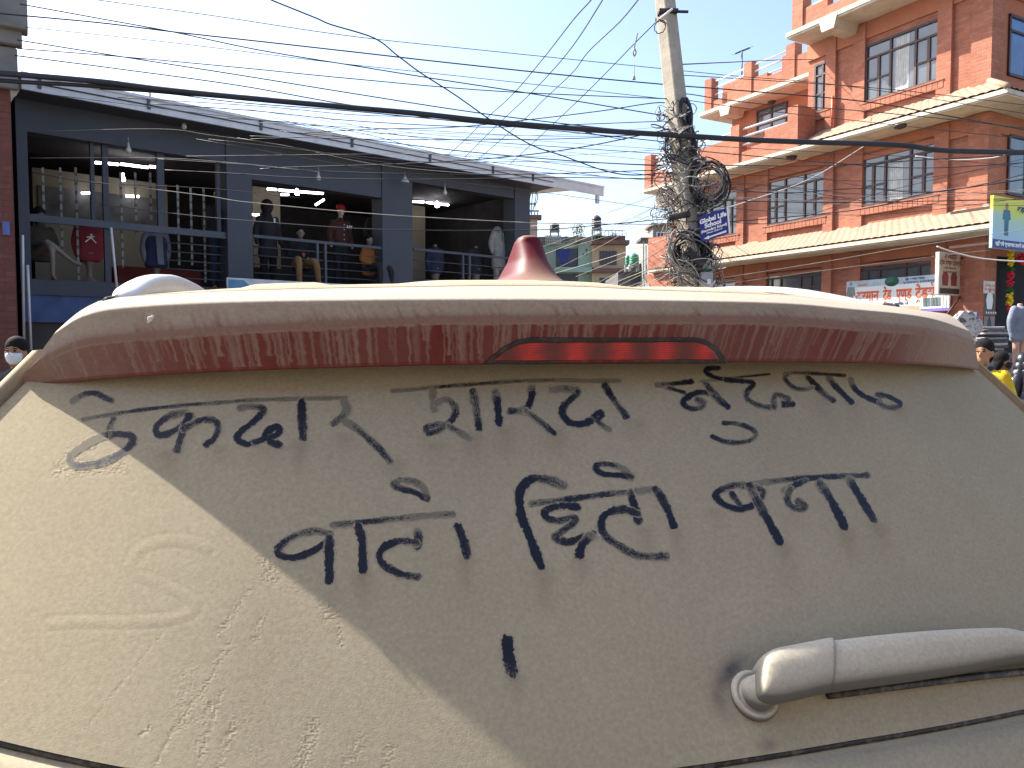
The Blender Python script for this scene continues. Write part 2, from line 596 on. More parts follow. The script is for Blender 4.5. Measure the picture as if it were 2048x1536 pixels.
for a, b, wd, am in [((500, 1090), (535, 1140), 10, .5), ((535, 1125), (545, 1150), 18, 2.6), ((652, 1200), (660, 1232), 13, 2.4), ((672, 1210), (682, 1290), 6, 2.0),
                     ((118, 938), (240, 934), 16, 2.4), ((146, 905), (118, 945), 13, 1.9), ((190, 888), (175, 902), 10, 1.5),
                     ((495, 1180), (440, 1265), 9, 1.2), ((470, 1230), (435, 1270), 6, 1.0), ((525, 1230), (510, 1280), 9, 1.0), ((460, 1290), (430, 1330), 9, 1.2),
                     ((430, 1345), (340, 1470), 5, 1.6), ((340, 1470), (310, 1536), 5, 1.5), ((420, 1410), (400, 1500), 14, .9), ((445, 1380), (395, 1536), 4, 1.3),
                     ((470, 1440), (440, 1536), 12, 1.0), ((630, 1450), (600, 1536), 14, 2.0), ((780, 1500), (770, 1536), 10, 2.0), ((330, 1260), (160, 1470), 3, .8),
                     ((410, 1400), (425, 1420), 6, 3.0), ((282, 1470), (300, 1455), 4, 2.4), ((455, 1470), (475, 1460), 4, 2.4), ((360, 1455), (390, 1440), 6, 1.6),
                     ((720, 1480), (690, 1536), 16, 1.0), ((550, 1160), (640, 1190), 22, .5), ((380, 1340), (360, 1420), 22, .7), ((500, 1430), (520, 1530), 26, .4)]:
    trail(a, b, wd, am)
for i in range(700):
    x, y = gr.uniform(0, 900), gr.uniform(820, 1536)
    relief += 0
# brownish runs below the letters, where pushed dust slid down
for x, y, wd, ln, am in [(340, 905, 24, 60, .8), (440, 895, 22, 40, .6), (540, 895, 40, 40, .5), (600, 885, 18, 75, 1.0), (690, 870, 20, 40, .6), (790, 925, 26, 50, .6), (945, 870, 20, 60, .7), (1010, 860, 18, 50, .7),
                         (1110, 860, 24, 70, .7), (1270, 840, 22, 50, .5), (870, 890, 26, 40, .5), (1640, 800, 24, 70, .5), (1700, 800, 20, 60, .5), (1800, 815, 18, 40, .5),
                         (725, 1150, 18, 70, 1.0), (930, 1120, 16, 80, .7), (1085, 1145, 22, 90, .9), (1160, 1120, 18, 50, .8), (1352, 1060, 14, 70, .9), (1290, 1060, 18, 60, .6), (1565, 1090, 20, 110, .7), (1690, 1060, 18, 70, .8), (1755, 1050, 18, 60, .8), (1030, 1355, 18, 50, .8), (665, 1180, 18, 100, .4), (1430, 1020, 20, 40, .5), (1580, 1030, 30, 40, .4)]:
    sl_ = 0.30 * (x - 700) / 1000
    yy = (GY - y) / ln
    cx = x + sl_ * (GY - y)
    smear = np.maximum(smear, am * np.exp(-((GX - cx) / wd) ** 2) * np.clip(yy * 5 + 1, 0, 1) * np.clip(1.15 - yy, 0, 1))
# washed ring round the wiper boss
Dw = np.hypot((GX - 1500), (GY - 1390) * 0.9)
smoke = np.exp(-((Dw - 62) / 18) ** 2) * np.clip((1500 - GX + 10) / 30, 0, 1) * np.clip((1420 - GY + 40) / 60, 0, 1)
ws = np.exp(-(np.hypot(GX - 1462, (GY - 1350)) / 22) ** 2) + np.exp(-(np.hypot((GX - 1535) / 1.3, (GY - 1490)) / 14) ** 2)
wash = np.clip(smoke * .55 + ws * .6, 0, 1)

m, nt, b = nodes('dusty_glass')
v = coords(nt)
dc = dust_color(nt, v, (0.378, 0.328, 0.228))
sm = mk(nt, 'Attribute', attribute_name='smear').outputs['Fac']
nn = noise_(nt, 45, 5, 0.7, v)
sm = math_(nt, 'MULTIPLY', sm, math_(nt, 'MULTIPLY_ADD', nn, 0.8, 0.05))
dc = mixc(nt, sm, dc, (0.22, 0.155, 0.10))
wa = mk(nt, 'Attribute', attribute_name='wash').outputs['Fac']
wa = math_(nt, 'MULTIPLY', wa, math_(nt, 'MULTIPLY_ADD', nn, 1.2, 0.2), clamp=True)
dc = mixc(nt, wa, dc, (0.055, 0.06, 0.08))
nt.links.new(dc, b.inputs['Base Color'])
b.inputs['Roughness'].default_value = 0.95
b.inputs['Specular IOR Level'].default_value = 0.1
n1 = noise_(nt, 620, 2, 0.7, v); n2 = noise_(nt, 240, 4, 0.65, v); n3 = noise_(nt, 24, 4, 0.55, v)
h = math_(nt, 'ADD', math_(nt, 'MULTIPLY', n1, 0.34), math_(nt, 'MULTIPLY', n2, 0.20))
h = math_(nt, 'ADD', h, math_(nt, 'MULTIPLY', n3, 0.16))
re = mk(nt, 'Attribute', attribute_name='relief').outputs['Fac']
h = math_(nt, 'ADD', h, math_(nt, 'MULTIPLY', re, 0.34))
bp = mk(nt, 'Bump', i_Strength=0.36, i_Distance=0.0015)
nt.links.new(h, bp.inputs['Height'])
nt.links.new(bp.outputs[0], b.inputs['Normal'])
window = grid_object('rear_window', GP, m, car, {'relief': relief, 'smear': smear, 'wash': wash})

# ---- the words wiped into the dust: thin bare strokes lying on the dust film
m, nt, b = nodes('bare_glass_stroke')
m.use_backface_culling = False
v = coords(nt)
ed = mk(nt, 'Attribute', attribute_name='edge').outputs['Fac']
we = mk(nt, 'Attribute', attribute_name='wear').outputs['Fac']
uvn = mk(nt, 'UVMap')
mp = mk(nt, 'Mapping'); mp.inputs['Scale'].default_value = (9.0, 1.6, 1.0)
nt.links.new(uvn.outputs[0], mp.inputs[0])
na = noise_(nt, 260, 3, 0.7, v)
nb = noise_(nt, 1.0, 4, 0.7, mp.outputs[0])
nc = noise_(nt, 55, 4, 0.6, v)
ng = noise_(nt, 520, 3, 0.75, v)
e1 = math_(nt, 'ADD', ed, math_(nt, 'MULTIPLY_ADD', na, 1.15, -0.66))
alpha = ramp(nt, e1, [(0.14, (0, 0, 0)), (0.30, (1, 1, 1))]).outputs[0]
# dust left behind, streaky along the stroke
lf = math_(nt, 'ADD', math_(nt, 'MULTIPLY', nb, 0.75), math_(nt, 'MULTIPLY', nc, 0.55))
lf = math_(nt, 'ADD', lf, math_(nt, 'MULTIPLY_ADD', ng, 1.1, -0.55))
lf = math_(nt, 'ADD', lf, math_(nt, 'MULTIPLY_ADD', we, 0.75, -0.78))
lf = math_(nt, 'SUBTRACT', lf, math_(nt, 'MULTIPLY_ADD', ed, 0.22, -0.12))
left = ramp(nt, lf, [(0.14, (0, 0, 0)), (0.34, (1, 1, 1))]).outputs[0]
c = mixc(nt, left, (0.012, 0.013, 0.022), (0.19, 0.172, 0.13))
# pushed dust heaped along the rim of each stroke
core = ramp(nt, e1, [(0.13, (0, 0, 0)), (0.22, (1, 1, 1))]).outputs[0]
c = mixc(nt, core, (0.47, 0.415, 0.31), c)
rimb = ramp(nt, math_(nt, 'ADD', ed, math_(nt, 'MULTIPLY_ADD', nc, 1.0, -0.50)), [(0.02, (0, 0, 0)), (0.12, (.42, .42, .42))]).outputs[0]
alpha = mixc(nt, core, rimb, (1.0, 1.0, 1.0))
nt.links.new(c, b.inputs['Base Color'])
nt.links.new(math_(nt, 'MULTIPLY_ADD', left, 0.5, 0.42, clamp=True), b.inputs['Roughness'])
b.inputs['Specular IOR Level'].default_value = 0.25
nt.links.new(alpha, b.inputs['Alpha'])
M_STROKE = m

STROKES = [
 ((130, 760, .342), [
  ([(45, 125), (85, 95), (140, 78), (190, 82), (235, 105), (272, 122)], 36, .55),
  ([(105, 232), (250, 205), (450, 175), (700, 148), (900, 133), (1100, 118), (1400, 110), (1640, 105)], 24, .62),
  ([(285, 225), (265, 265), (250, 315)], 36, .4),
  ([(250, 320), (170, 350), (80, 405), (30, 450), (50, 495), (120, 500), (230, 475), (330, 425), (395, 365), (385, 330), (330, 318), (250, 322)], 44, .45),
  ([(705, 192), (630, 205), (560, 245), (530, 290), (550, 322), (610, 312), (680, 270), (740, 212)], 42, .4),
  ([(725, 210), (690, 300), (655, 408)], 48, .2),
  ([(690, 288), (750, 255), (820, 232), (880, 245), (895, 290), (870, 345), (825, 380)], 40, .3),
  ([(1022, 165), (1080, 155), (1150, 165), (1158, 190), (1090, 255), (1020, 310), (1010, 350), (1060, 375), (1110, 370)], 40, .3),
  ([(1110, 366), (1165, 345), (1178, 308), (1230, 278), (1258, 292), (1240, 320), (1190, 345), (1215, 370), (1255, 382)], 42, .2),
  ([(1383, 135), (1387, 230), (1393, 335)], 54, .15),
  ([(1628, 128), (1650, 165), (1625, 210), (1570, 255)], 46, .6),
  ([(1640, 245), (1700, 280), (1770, 340), (1840, 405), (1900, 475)], 44, .62)]),
 ((760, 730, .2637), [
  ([(95, 198), (300, 182), (470, 165), (700, 148), (1000, 125), (1200, 118), (1400, 116), (1600, 122), (1815, 120)], 32, .68),
  ([(398, 205), (405, 270), (410, 338)], 58, .7),
  ([(430, 288), (480, 265), (530, 275), (572, 330), (560, 400), (510, 450)], 54, .5),
  ([(510, 450), (430, 455), (350, 480), (370, 515), (440, 500), (500, 460)], 50, .6),
  ([(520, 465), (600, 510), (675, 555)], 48, .62),
  ([(706, 205), (725, 310), (750, 475)], 62, .36),
  ([(877, 210), (890, 310), (905, 440)], 62, .28),
  ([(1150, 180), (1150, 240), (1120, 320), (1085, 345)], 62, .42),
  ([(985, 350), (1040, 352), (1100, 348)], 58, .5),
  ([(1110, 355), (1200, 420), (1318, 518)], 48, .4),
  ([(1305, 190), (1400, 182), (1500, 202), (1450, 260), (1390, 320), (1385, 380), (1440, 440), (1530, 450), (1600, 425)], 56, .36),
  ([(1600, 425), (1620, 390), (1660, 362), (1685, 378), (1650, 420), (1690, 460), (1740, 490)], 46, .45),
  ([(1705, 155), (1770, 260), (1868, 390)], 52, .28)]),
 ((1290, 720, .2734), [
  ([(88, 185), (200, 175), (340, 160)], 38, .35), ([(160, 200), (230, 222), (290, 240)], 32, .45),
  ([(460, 240), (380, 240), (300, 280), (280, 320), (330, 355), (400, 350), (430, 315), (380, 290)], 46, .35),
  ([(440, 165), (480, 220), (540, 290), (605, 340)], 52, .3),
  ([(405, 158), (560, 143), (700, 126), (910, 105)], 18, .55),
  ([(540, 60), (470, 65), (442, 85), (490, 120), (560, 140)], 36, .25),
  ([(590, 145), (700, 155), (790, 172), (750, 230), (745, 280), (800, 320), (880, 345), (945, 348)], 42, .35),
  ([(945, 345), (940, 290), (960, 258), (1010, 268), (1050, 295), (1010, 325), (1080, 325)], 46, .35),
  ([(1025, 105), (1100, 95), (1300, 105), (1460, 115)], 26, .6),
  ([(1050, 102), (1022, 135), (1060, 182), (1110, 210), (1180, 215), (1225, 200)], 34, .6),
  ([(1195, 130), (1250, 190), (1310, 250), (1375, 295)], 48, .3),
  ([(1345, 132), (1400, 200), (1510, 310)], 46, .3),
  ([(1505, 145), (1530, 205), (1590, 258), (1660, 290), (1720, 312)], 42, .45),
  ([(1700, 255), (1770, 265), (1850, 305), (1862, 335), (1800, 350), (1750, 340), (1708, 310)], 40, .45),
  ([(578, 462), (660, 465), (760, 495), (812, 540), (770, 588), (680, 605), (580, 598), (492, 560)], 38, .3)]),
 ((520, 900, .4395), [
  ([(318, 380), (240, 370), (150, 395), (90, 440), (85, 475), (140, 492), (220, 470), (290, 430), (318, 395)], 34, .25),
  ([(316, 405), (315, 500), (315, 592)], 44, .08),
  ([(330, 342), (450, 330), (600, 315), (750, 300), (876, 292)], 30, .55),
  ([(447, 352), (465, 420), (468, 545)], 42, .1),
  ([(718, 375), (722, 410), (715, 440)], 40, .35),
  ([(715, 424), (640, 415), (570, 440), (542, 485), (570, 530), (640, 565), (720, 578)], 36, .3),
  ([(900, 350), (925, 410), (940, 480)], 42, .2),
  ([(762, 215), (740, 170), (690, 142), (630, 140), (607, 157), (640, 177), (700, 192), (758, 222)], 32, .45)]),
 ((520, 900, .4395), [
  ([(1380, 163), (1310, 137), (1240, 132), (1192, 170), (1180, 230), (1192, 310), (1230, 400), (1255, 470), (1278, 528)], 44, .2),
  ([(1235, 245), (1400, 225), (1550, 205), (1690, 190), (1800, 180)], 30, .55),
  ([(1445, 262), (1380, 255), (1310, 270), (1297, 300), (1340, 322), (1430, 312), (1418, 340), (1360, 380), (1345, 402), (1400, 420), (1460, 400), (1515, 386)], 36, .25),
  ([(1500, 395), (1462, 440), (1452, 478)], 44, .15),
  ([(1685, 197), (1700, 250), (1722, 325)], 40, .3),
  ([(1718, 290), (1650, 272), (1580, 290), (1552, 330), (1570, 390), (1640, 440), (1720, 480), (1845, 485)], 38, .3),
  ([(1800, 182), (1840, 240), (1882, 345)], 40, .2),
  ([(1688, 125), (1650, 85), (1590, 66), (1542, 66), (1527, 85), (1560, 110), (1640, 116), (1690, 125)], 28, .4)]),
 ((1248, 700, .3906), [
  ([(640, 695), (560, 695), (490, 720), (470, 750), (510, 790), (580, 815), (650, 800), (700, 760), (705, 720), (650, 700)], 36, .35),
  ([(550, 735), (568, 762), (590, 790)], 32, .3),
  ([(642, 697), (690, 790), (740, 880), (797, 983)], 46, .2),
  ([(635, 690), (800, 668), (1000, 652), (1248, 642)], 32, .55),
  ([(930, 670), (860, 700), (820, 720)], 32, .45),
  ([(850, 715), (835, 760), (855, 800), (900, 818), (928, 800), (890, 775)], 36, .4),
  ([(1003, 685), (1060, 770), (1128, 903)], 46, .2),
  ([(1153, 665), (1200, 740), (1278, 870)], 42, .3)]),
 ((0, 0, 1.0), [([(1014, 1282), (1017, 1310), (1024, 1345)], 26, .12)]),
]
def gpoint(px, py, off):
    p = carhit(px, py, glass_v)
    return p + np.array((0, -math.cos(R(43)), math.sin(R(43)))) * off
lay = 0
for (ox, oy, k), strokes in STROKES:
    V, Fc, E_, W_, U_ = [], [], [], [], []
    for pts, wd, wear in strokes:
        lay += 1
        P = np.array([(ox + x * k, oy + y * k) for x, y in pts])
        hw = wd * k / 2 * 1.27
        L = np.sum(np.linalg.norm(np.diff(P, axis=0), axis=1))
        n = max(6, int(L / 3.2))
        C = smooth_curve(P, n)
        T = np.gradient(C, axis=0); T /= np.linalg.norm(T, axis=1, keepdims=True) + 1e-9
        ne = 4
        head = np.array([C[0] - T[0] * hw * (1 - i / ne) * 1.0 for i in range(ne)])
        tail = np.array([C[-1] + T[-1] * hw * ((i + 1) / ne) for i in range(ne)])
        over = np.concatenate([[1 - i / ne for i in range(ne)], np.zeros(n), [(i + 1) / ne for i in range(ne)]])
        C = np.vstack([head, C, tail]); T = np.vstack([np.repeat(T[:1], ne, 0), T, np.repeat(T[-1:], ne, 0)])
        N = np.stack([-T[:, 1], T[:, 0]], -1)
        cr = np.linspace(-1.12, 1.12, 9)
        b0 = len(V); run = 0
        for i in range(len(C)):
            if i: run += np.linalg.norm(C[i] - C[i - 1])
            wob = 1 + 0.10 * math.sin(run * 0.09 + lay) + 0.05 * math.sin(run * .31 + 2 * lay)
            tt = i / (len(C) - 1)
            for c_ in cr:
                q = C[i] + N[i] * c_ * hw * wob
                V.append(gpoint(q[0], q[1], 0.0003 + 0.00004 * (lay % 12)))
                E_.append(1 - math.hypot(c_, over[i]))
                W_.append(wear + 0.20 * math.sin(tt * 5 + lay * 1.7) + (0.18 if tt < .25 else 0))
                U_.append((c_ * 0.5 + 0.5, run / (2 * hw) + lay * 3.7))
        m9 = len(cr)
        for i in range(len(C) - 1):
            for j in range(m9 - 1):
                a = b0 + i * m9 + j
                Fc.append((a, a + m9, a + m9 + 1, a + 1))
    me = bpy.data.meshes.new('finger_writing')
    me.from_pydata([tuple(p) for p in V], [], Fc)
    for nm, arr in (('edge', E_), ('wear', W_)):
        q = me.attributes.new(nm, 'FLOAT', 'POINT'); q.data.foreach_set('value', np.array(arr, np.float32))
    ul_ = me.uv_layers.new(name='UVMap')
    li = np.zeros(len(me.loops), np.int32); me.loops.foreach_get('vertex_index', li)
    ul_.data.foreach_set('uv', np.array(U_, np.float32)[li].reshape(-1))
    me.polygons.foreach_set('use_smooth', [True] * len(me.polygons))
    me.materials.append(M_STROKE)
    o = bpy.data.objects.new('finger_writing', me); COL.objects.link(o); o.parent = window

# ---- the rest of the body: roof, pillars, tailgate below the glass, sides, wheels
NR, NU = 60, 260
jj = np.linspace(0, NS - 1, NU).astype(int)
A0 = EA[jj].copy()
A0[:, 1] += 0.004
rows_ = []
ribs = [(-0.48, -0.34), (-0.235, 0.145), (0.25, 0.39)]
for i in range(NR):
    t = (i / (NR - 1)) ** 1.6 * 1.9
    p = A0.copy()
    p[:, 0] *= 1 - 0.03 * t
    p[:, 1] = A0[:, 1] * (1 - min(1, t)) + min(1, t) * A0[:, 1].mean() + t
    crown = 0.095 * t - 0.045 * t * t
    edge = np.clip((np.abs(A0[:, 0] / 0.66)) ** 6, 0, 1)
    p[:, 2] += crown * (1 - 0.35 * edge) + 0.0035 * min(1, t / 0.01) * (1 - edge)
    for a, b_ in ribs:
        mid, hw = (a + b_) / 2, (b_ - a) / 2
        bump = np.clip((1 - np.abs(A0[:, 0] - mid) / hw) / 0.42, 0, 1); bump = bump * bump * (3 - 2 * bump)
        p[:, 2] += 0.0048 * bump * min(1, t / 0.06)
    rows_.append(p)
RP = np.stack(rows_)
grid_object('roof', RP, M_BODY, car, flip=True)
# dark shut line between roof and spoiler
mb = MB()
ring = [Vector(p) + Vector((0, 0.002, -0.003)) for p in EA[::20]]
mb.tube(ring, 0.0040, 5)
mb.build('roof_seam', M_SEAM, car)

def body_side(sgn, col, uu_):
    """pillar and flank behind the spoiler end, down to the sill"""
    prof = [SP[i, col] for i in range(0, SP.shape[0] - 2)] 
    rows_ = []
    steps = np.linspace(0, 2.2, 24)
    for t in steps:
        r = []
        for p in prof:
            q = p.copy(); q[1] += t; q[0] += sgn * (0.10 * min(1, t / 0.8) * np.clip((1.60 - p[2]) / 0.12, 0, 1.0))
            q[2] += 0.05 * min(1, t)
            r.append(q)
        base = r[-1].copy()
        for dz, du in ((0.06, 0.03), (0.2, 0.06), (0.4, 0.09), (0.6, 0.11), (0.9, 0.13), (1.15, 0.10)):
            q = base.copy(); q[2] -= dz; q[0] += sgn * du; q[1] -= 0.0
            r.append(q)
        rows_.append(np.array(r))
    return np.stack(rows_)
for sgn, col in ((-1, 0), (1, NS - 1)):
    grid_object('side_panel', body_side(sgn, col, 0), M_BODY, car, flip=(sgn > 0))

# pillar trim either side of the glass: runs from the spoiler end down the edge of the glass
for sgn in (-1, 1):
    r0, r1, r2, r3 = [], [], [], []
    for k in range(40):
        i = int(k / 39 * (GR - 1))
        e = GP[i, 0 if sgn < 0 else GC - 1].copy()
        r0.append(e + np.array((0, 0.006, 0)))
        r1.append(e + np.array((sgn * 0.007, 0.012, -0.002)))
        r2.append(e + np.array((sgn * 0.013, -0.003, 0.003)))
        r3.append(e + np.array((sgn * 0.028, 0.004, 0.001)))
    r4 = [p + np.array((sgn * 0.012, 0.10, -0.03)) for p in r3]
    P = np.stack([np.array(r) for r in (r0, r1, r2, r3, r4)])
    grid_object('pillar_trim', P, M_BODY, car, flip=(sgn < 0))

# tailgate below the glass with its dark shut line
BE = GP[GR - 1, ::20]
P = []
for off in ((0, 0.004, -0.001), (0, 0.010, -0.006), (0, -0.006, -0.010), (0, -0.022, -0.016), (0, -0.05, -0.06), (0, -0.085, -0.22), (0, -0.07, -0.40), (0, -0.10, -0.44), (0, -0.12, -0.60), (0, -0.06, -0.74), (0, 0.1, -0.76)):
    P.append(BE + np.array(off))
grid_object('tailgate', np.stack(P), M_BODY, car)
mb = MB(); mb.tube([Vector(p) + Vector((0, 0.004, -0.004)) for p in BE], 0.0040, 5)
mb.build('window_seal', M_BLACK, car)
# floor of the body, bumper, wheels
mb = MB(); mb.box(-0.80, 0.80, 0.25, 3.4, 0.30, 0.95); mb.box(-0.78, 0.78, 2.2, 3.6, 0.3, 1.0)
mb.build('underbody', M_BLACK, car, bevel=0.05)
for sx_ in (-0.74, 0.74):
    for vy in (0.55, 3.1):
        mb = MB()
        ringp = []
        prof = [(0.20, -0.11), (0.30, -0.11), (0.33, -0.08), (0.335, 0), (0.33, 0.08), (0.30, 0.11), (0.20, 0.11)]
        for r_, x_ in prof:
            ringp.append([(sx_ + x_, vy + r_ * math.cos(2 * math.pi * k / 28), 0.335 + r_ * math.sin(2 * math.pi * k / 28)) for k in range(28)])
        mb.rings(ringp)
        wl = mb.build('wheel', M_BLACK, car)
        mb = MB()
        mb.rings([[(sx_ + x_, vy + r_ * math.cos(2 * math.pi * k / 28), 0.335 + r_ * math.sin(2 * math.pi * k / 28)) for k in range(28)] for r_, x_ in ((0.2, -0.10), (0.08, -0.07), (0.08, 0.07), (0.2, 0.10))])
        mb.build('rim', M_SILVER, wl)

# ---- roof rails
def rail(path, hw, hh, name='roof_rail'):
    """path of local points; chunky rounded bar"""
    pts = smooth_curve(path, 60)
    rings = []
    for i, p in enumerate(pts):
        t = pts[min(i + 1, 59)] - pts[max(i - 1, 0)]; t /= np.linalg.norm(t)
        side = np.cross(t, (0, 0, 1)); side /= np.linalg.norm(side)
        upv = np.cross(side, t)
        k = min(1, 0.25 + i / 8)
        rings.append([p + side * hw * k * math.copysign(abs(math.cos(a)) ** .7, math.cos(a)) + upv * hh * k * math.copysign(abs(math.sin(a)) ** .7, math.sin(a)) for a in np.linspace(0, 2 * math.pi, 16, endpoint=False)])
    mb = MB(); mb.rings(rings)
    return mb.build(name, M_SILVER, car)
def railpath(uc, v0, z0, h=0.034):
    return [(uc, v0, z0), (uc * 0.995, v0 + 0.05, z0 + h * .55), (uc * .99, v0 + 0.13, z0 + h), (uc * .985, v0 + 0.35, z0 + h + .022), (uc * .97, v0 + .8, z0 + h + .045), (uc * .95, v0 + 1.4, z0 + h + .05)]
def hit_u(px, py, u):
    d = ray(px, py)
    c0 = CARF.loc(EYE)
    t = (u - c0.x) / d.dot(CARF.x)
    return Vector((u, c0.y + d.dot(CARF.y) * t, c0.z + d.z * t))

def rail_solid(px_arc, v0, thick, sgn, grow):
    p0 = carhit(px_arc[0][0], px_arc[0][1], lambda u, z: v0)
    u0 = p0[0]
    C = smooth_curve([tuple(hit_u(x, y, u0)) for x, y in px_arc], 48)
    last = C[-1]
    fwd_ = [np.array((u0, last[1] + dv, last[2] + dv * 0.045 - dv * dv * 0.035)) for dv in (0.3, 0.7, 1.2)]
    C = np.vstack([C, np.array(fwd_)])
    rings = []
    n = len(C)
    for i, p in enumerate(C):
        k = min(1.0, 0.35 + i / 14)
        h = max(0.006, min(p[2] - (C[0, 2] - 0.012) if i < 48 else 0.03, grow))
        x0, x1 = -thick * k / 2, thick * k / 2
        top = p[2]; r = min(0.006, h * .4)
        sec = [(x0, top - h), (x0, top - r * 1.6), (x0 + r * .4, top - r * .5), (x0 + r * 1.4, top), (x1 - r * 1.4, top), (x1 - r * .4, top - r * .5), (x1, top - r * 1.6), (x1, top - h)]
        rings.append([(p[0] + a, p[1], b) for a, b in sec])
    mb = MB(); mb.rings(rings)
    o = mb.build('roof_rail', M_SILVER, car)
    # black foot strip under the rail
    mb = MB()
    mb.tube([(u0 + sgn * 0.004, C[0, 1] - 0.03, C[0, 2] - 0.010), (u0, C[0, 1] + 0.06, C[0, 2] - 0.006), (u0, C[0, 1] + 0.2, C[0, 2] + 0.006), (u0, C[0, 1] + 0.9, C[0, 2] + .05)], [0.006, 0.011, 0.011, 0.01], 8)
    mb.build('foot_strip', M_BLACK, o)
    return o
rail_solid([(230, 590), (250, 577), (285, 556), (318, 549), (345, 552), (380, 566), (402, 580)], 0.27, 0.036, -1, 0.060)
rail_solid([(1768, 606), (1725, 601), (1660, 588), (1600, 578), (1540, 573), (1470, 573), (1385, 579)], 0.27, 0.034, 1, 0.014)

# ---- shark-fin antenna
mb = MB()
base = carhit(1062, 569, lambda u, z: 0.36)
rings = []
NT = 26
for i in range(NT):
    t = i / (NT - 1)
    h = 0.089 * t
    rear = -0.115 + 0.100 * min(1, t * 1.15) ** 0.5 + 0.006 * t
    front = 0.185 - 0.150 * t ** 0.8
    hw = float(np.interp(t, [0, .2, .5, .8, 1], [.062, .045, .032, .026, .021]))
    if i == NT - 1: rear += 0.007; front -= 0.008; hw *= 0.62
    if i == NT - 2: hw *= 0.9; rear += 0.002
    if i == NT - 3: hw *= 0.93
    mid, hl = (rear + front) / 2, (front - rear) / 2
    ring = []
    for a in np.linspace(0, 2 * math.pi, 28, endpoint=False):
        ca, sa = math.cos(a), math.sin(a)
        taper = 1 - 0.55 * max(0, ca) ** 1.5
        ring.append((base[0] + hw * taper * math.copysign(abs(sa) ** 0.8, sa), base[1] + mid + hl * math.copysign(abs(ca) ** 0.85, ca), base[2] - 0.004 + h))
    rings.append(ring)
mb.rings(rings)
m = paint_dust('dusty_fin_paint', (0.095, 0.004, 0.010), None, prough=0.5)
# dust lies only on the faces that look up
nt = m.node_tree
for n_ in nt.nodes:
    if n_.type == 'MATH' and n_.operation == 'MULTIPLY_ADD' and abs(n_.inputs[1].default_value - 0.55) < 1e-4:
        n_.inputs[1].default_value = 1.5; n_.inputs[2].default_value = -0.92
for n_ in nt.nodes:
    if n_.type == 'MATH' and n_.operation == 'MULTIPLY_ADD' and abs(n_.inputs[1].default_value + 0.24) < 1e-4: n_.inputs[1].default_value = -0.15; n_.inputs[2].default_value = 0.2
fin = mb.build('antenna', m, car)
mb = MB()
mb.rings([[(base[0] + (p[0] - base[0]) * k, base[1] + 0.04 + (p[1] - base[1] - 0.04) * k, base[2] - 0.006 + z) for p in rings[0]] for k, z in ((1.05, -0.004), (1.05, 0.0035), (1.0, 0.0045))])
mb.build('gasket', M_BLACK, fin)

# ---- rear wiper
M_WIPER = paint_dust('dusty_toplit_plastic', (0.105, 0.105, 0.10), None, prough=0.6, dcol=(0.56, 0.51, 0.40))  # real dust, its pale top also brightened to stand in for sky light
for n_ in M_WIPER.node_tree.nodes:
    if n_.type == 'MATH' and n_.operation == 'MULTIPLY_ADD' and abs(n_.inputs[1].default_value - 0.55) < 1e-4:
        n_.inputs[1].default_value = 1.25; n_.inputs[2].default_value = 0.12
def wiper_sec(px, py_top, py_bot, off, flat):
    a = gpoint(px, py_top, off); b = gpoint(px, py_bot, off)
    return Vector(a), Vector(b)
GN = Vector((0, -math.cos(R(43)), math.sin(R(43))))
def arm_rings(keys, n=40):
    """keys: (px, top y, bottom y, height off the glass)"""
    K = smooth_curve(keys, n)
    rings = []
    for px, yt, yb, off in K:
        a, b = Vector(gpoint(px, yt, off)), Vector(gpoint(px, yb, off * 0.9))
        mid = (a + b) / 2; hwv = (a - b) / 2
        th = min(0.016, off * .9)
        ring = []
        for w_ in np.linspace(0, 2 * math.pi, 22, endpoint=False):
            c_, s_ = math.cos(w_), math.sin(w_)
            ring.append(mid + hwv * math.copysign(abs(c_) ** 0.6, c_) + GN * th * (math.copysign(abs(s_) ** 0.75, s_)))
        rings.append(ring)
    return rings
mb = MB()
mb.rings(arm_rings([(1625, 1303, 1400, 0.024), (1700, 1294, 1390, 0.025), (1800, 1284, 1376, 0.025), (1900, 1277, 1360, 0.024), (1975, 1274, 1345, 0.022), (2020, 1282, 1338, 0.021), (2080, 1283, 1334, 0.020), (2130, 1287, 1330, 0.018), (2160, 1294, 1328, 0.014)]))
wiper = mb.build('rear_wiper', M_WIPER, car)
mb = MB()
R0 = arm_rings([(1493, 1352, 1404, 0.020), (1500, 1334, 1416, 0.026), (1520, 1321, 1424, 0.028), (1560, 1312, 1418, 0.028), (1600, 1304, 1408, 0.028), (1632, 1297, 1401, 0.027)], 26)
mb.rings(R0)
mb.build('pivot_cap', M_WIPER, wiper)
# ring-shaped boss on the glass
c0 = Vector(gpoint(1508, 1392, 0.0))
tx = Vector((1, 0, 0)); ty = GN.cross(tx)
mb = MB()
rr_ = []
for r_, h_ in ((0.0265, 0.0), (0.0265, 0.003), (0.024, 0.006), (0.021, 0.006), (0.019, 0.004), (0.018, 0.010), (0.016, 0.022)):
    rr_.append([c0 + (tx * math.cos(a) + ty * math.sin(a)) * r_ + GN * h_ for a in np.linspace(0, 2 * math.pi, 32, endpoint=False)])
mb.rings(rr_)
mb.build('pivot_boss', M_WIPER, wiper)
mb = MB()
bl = [Vector(gpoint(x, y, 0.007)) for x, y in ((1650, 1395), (1750, 1382), (1850, 1369), (1950, 1357), (2050, 1347), (2120, 1343), (2190, 1341))]
mb.tube(bl, 0.0048, 6)
mb.build('wiper_blade', M_BLACK, wiper)

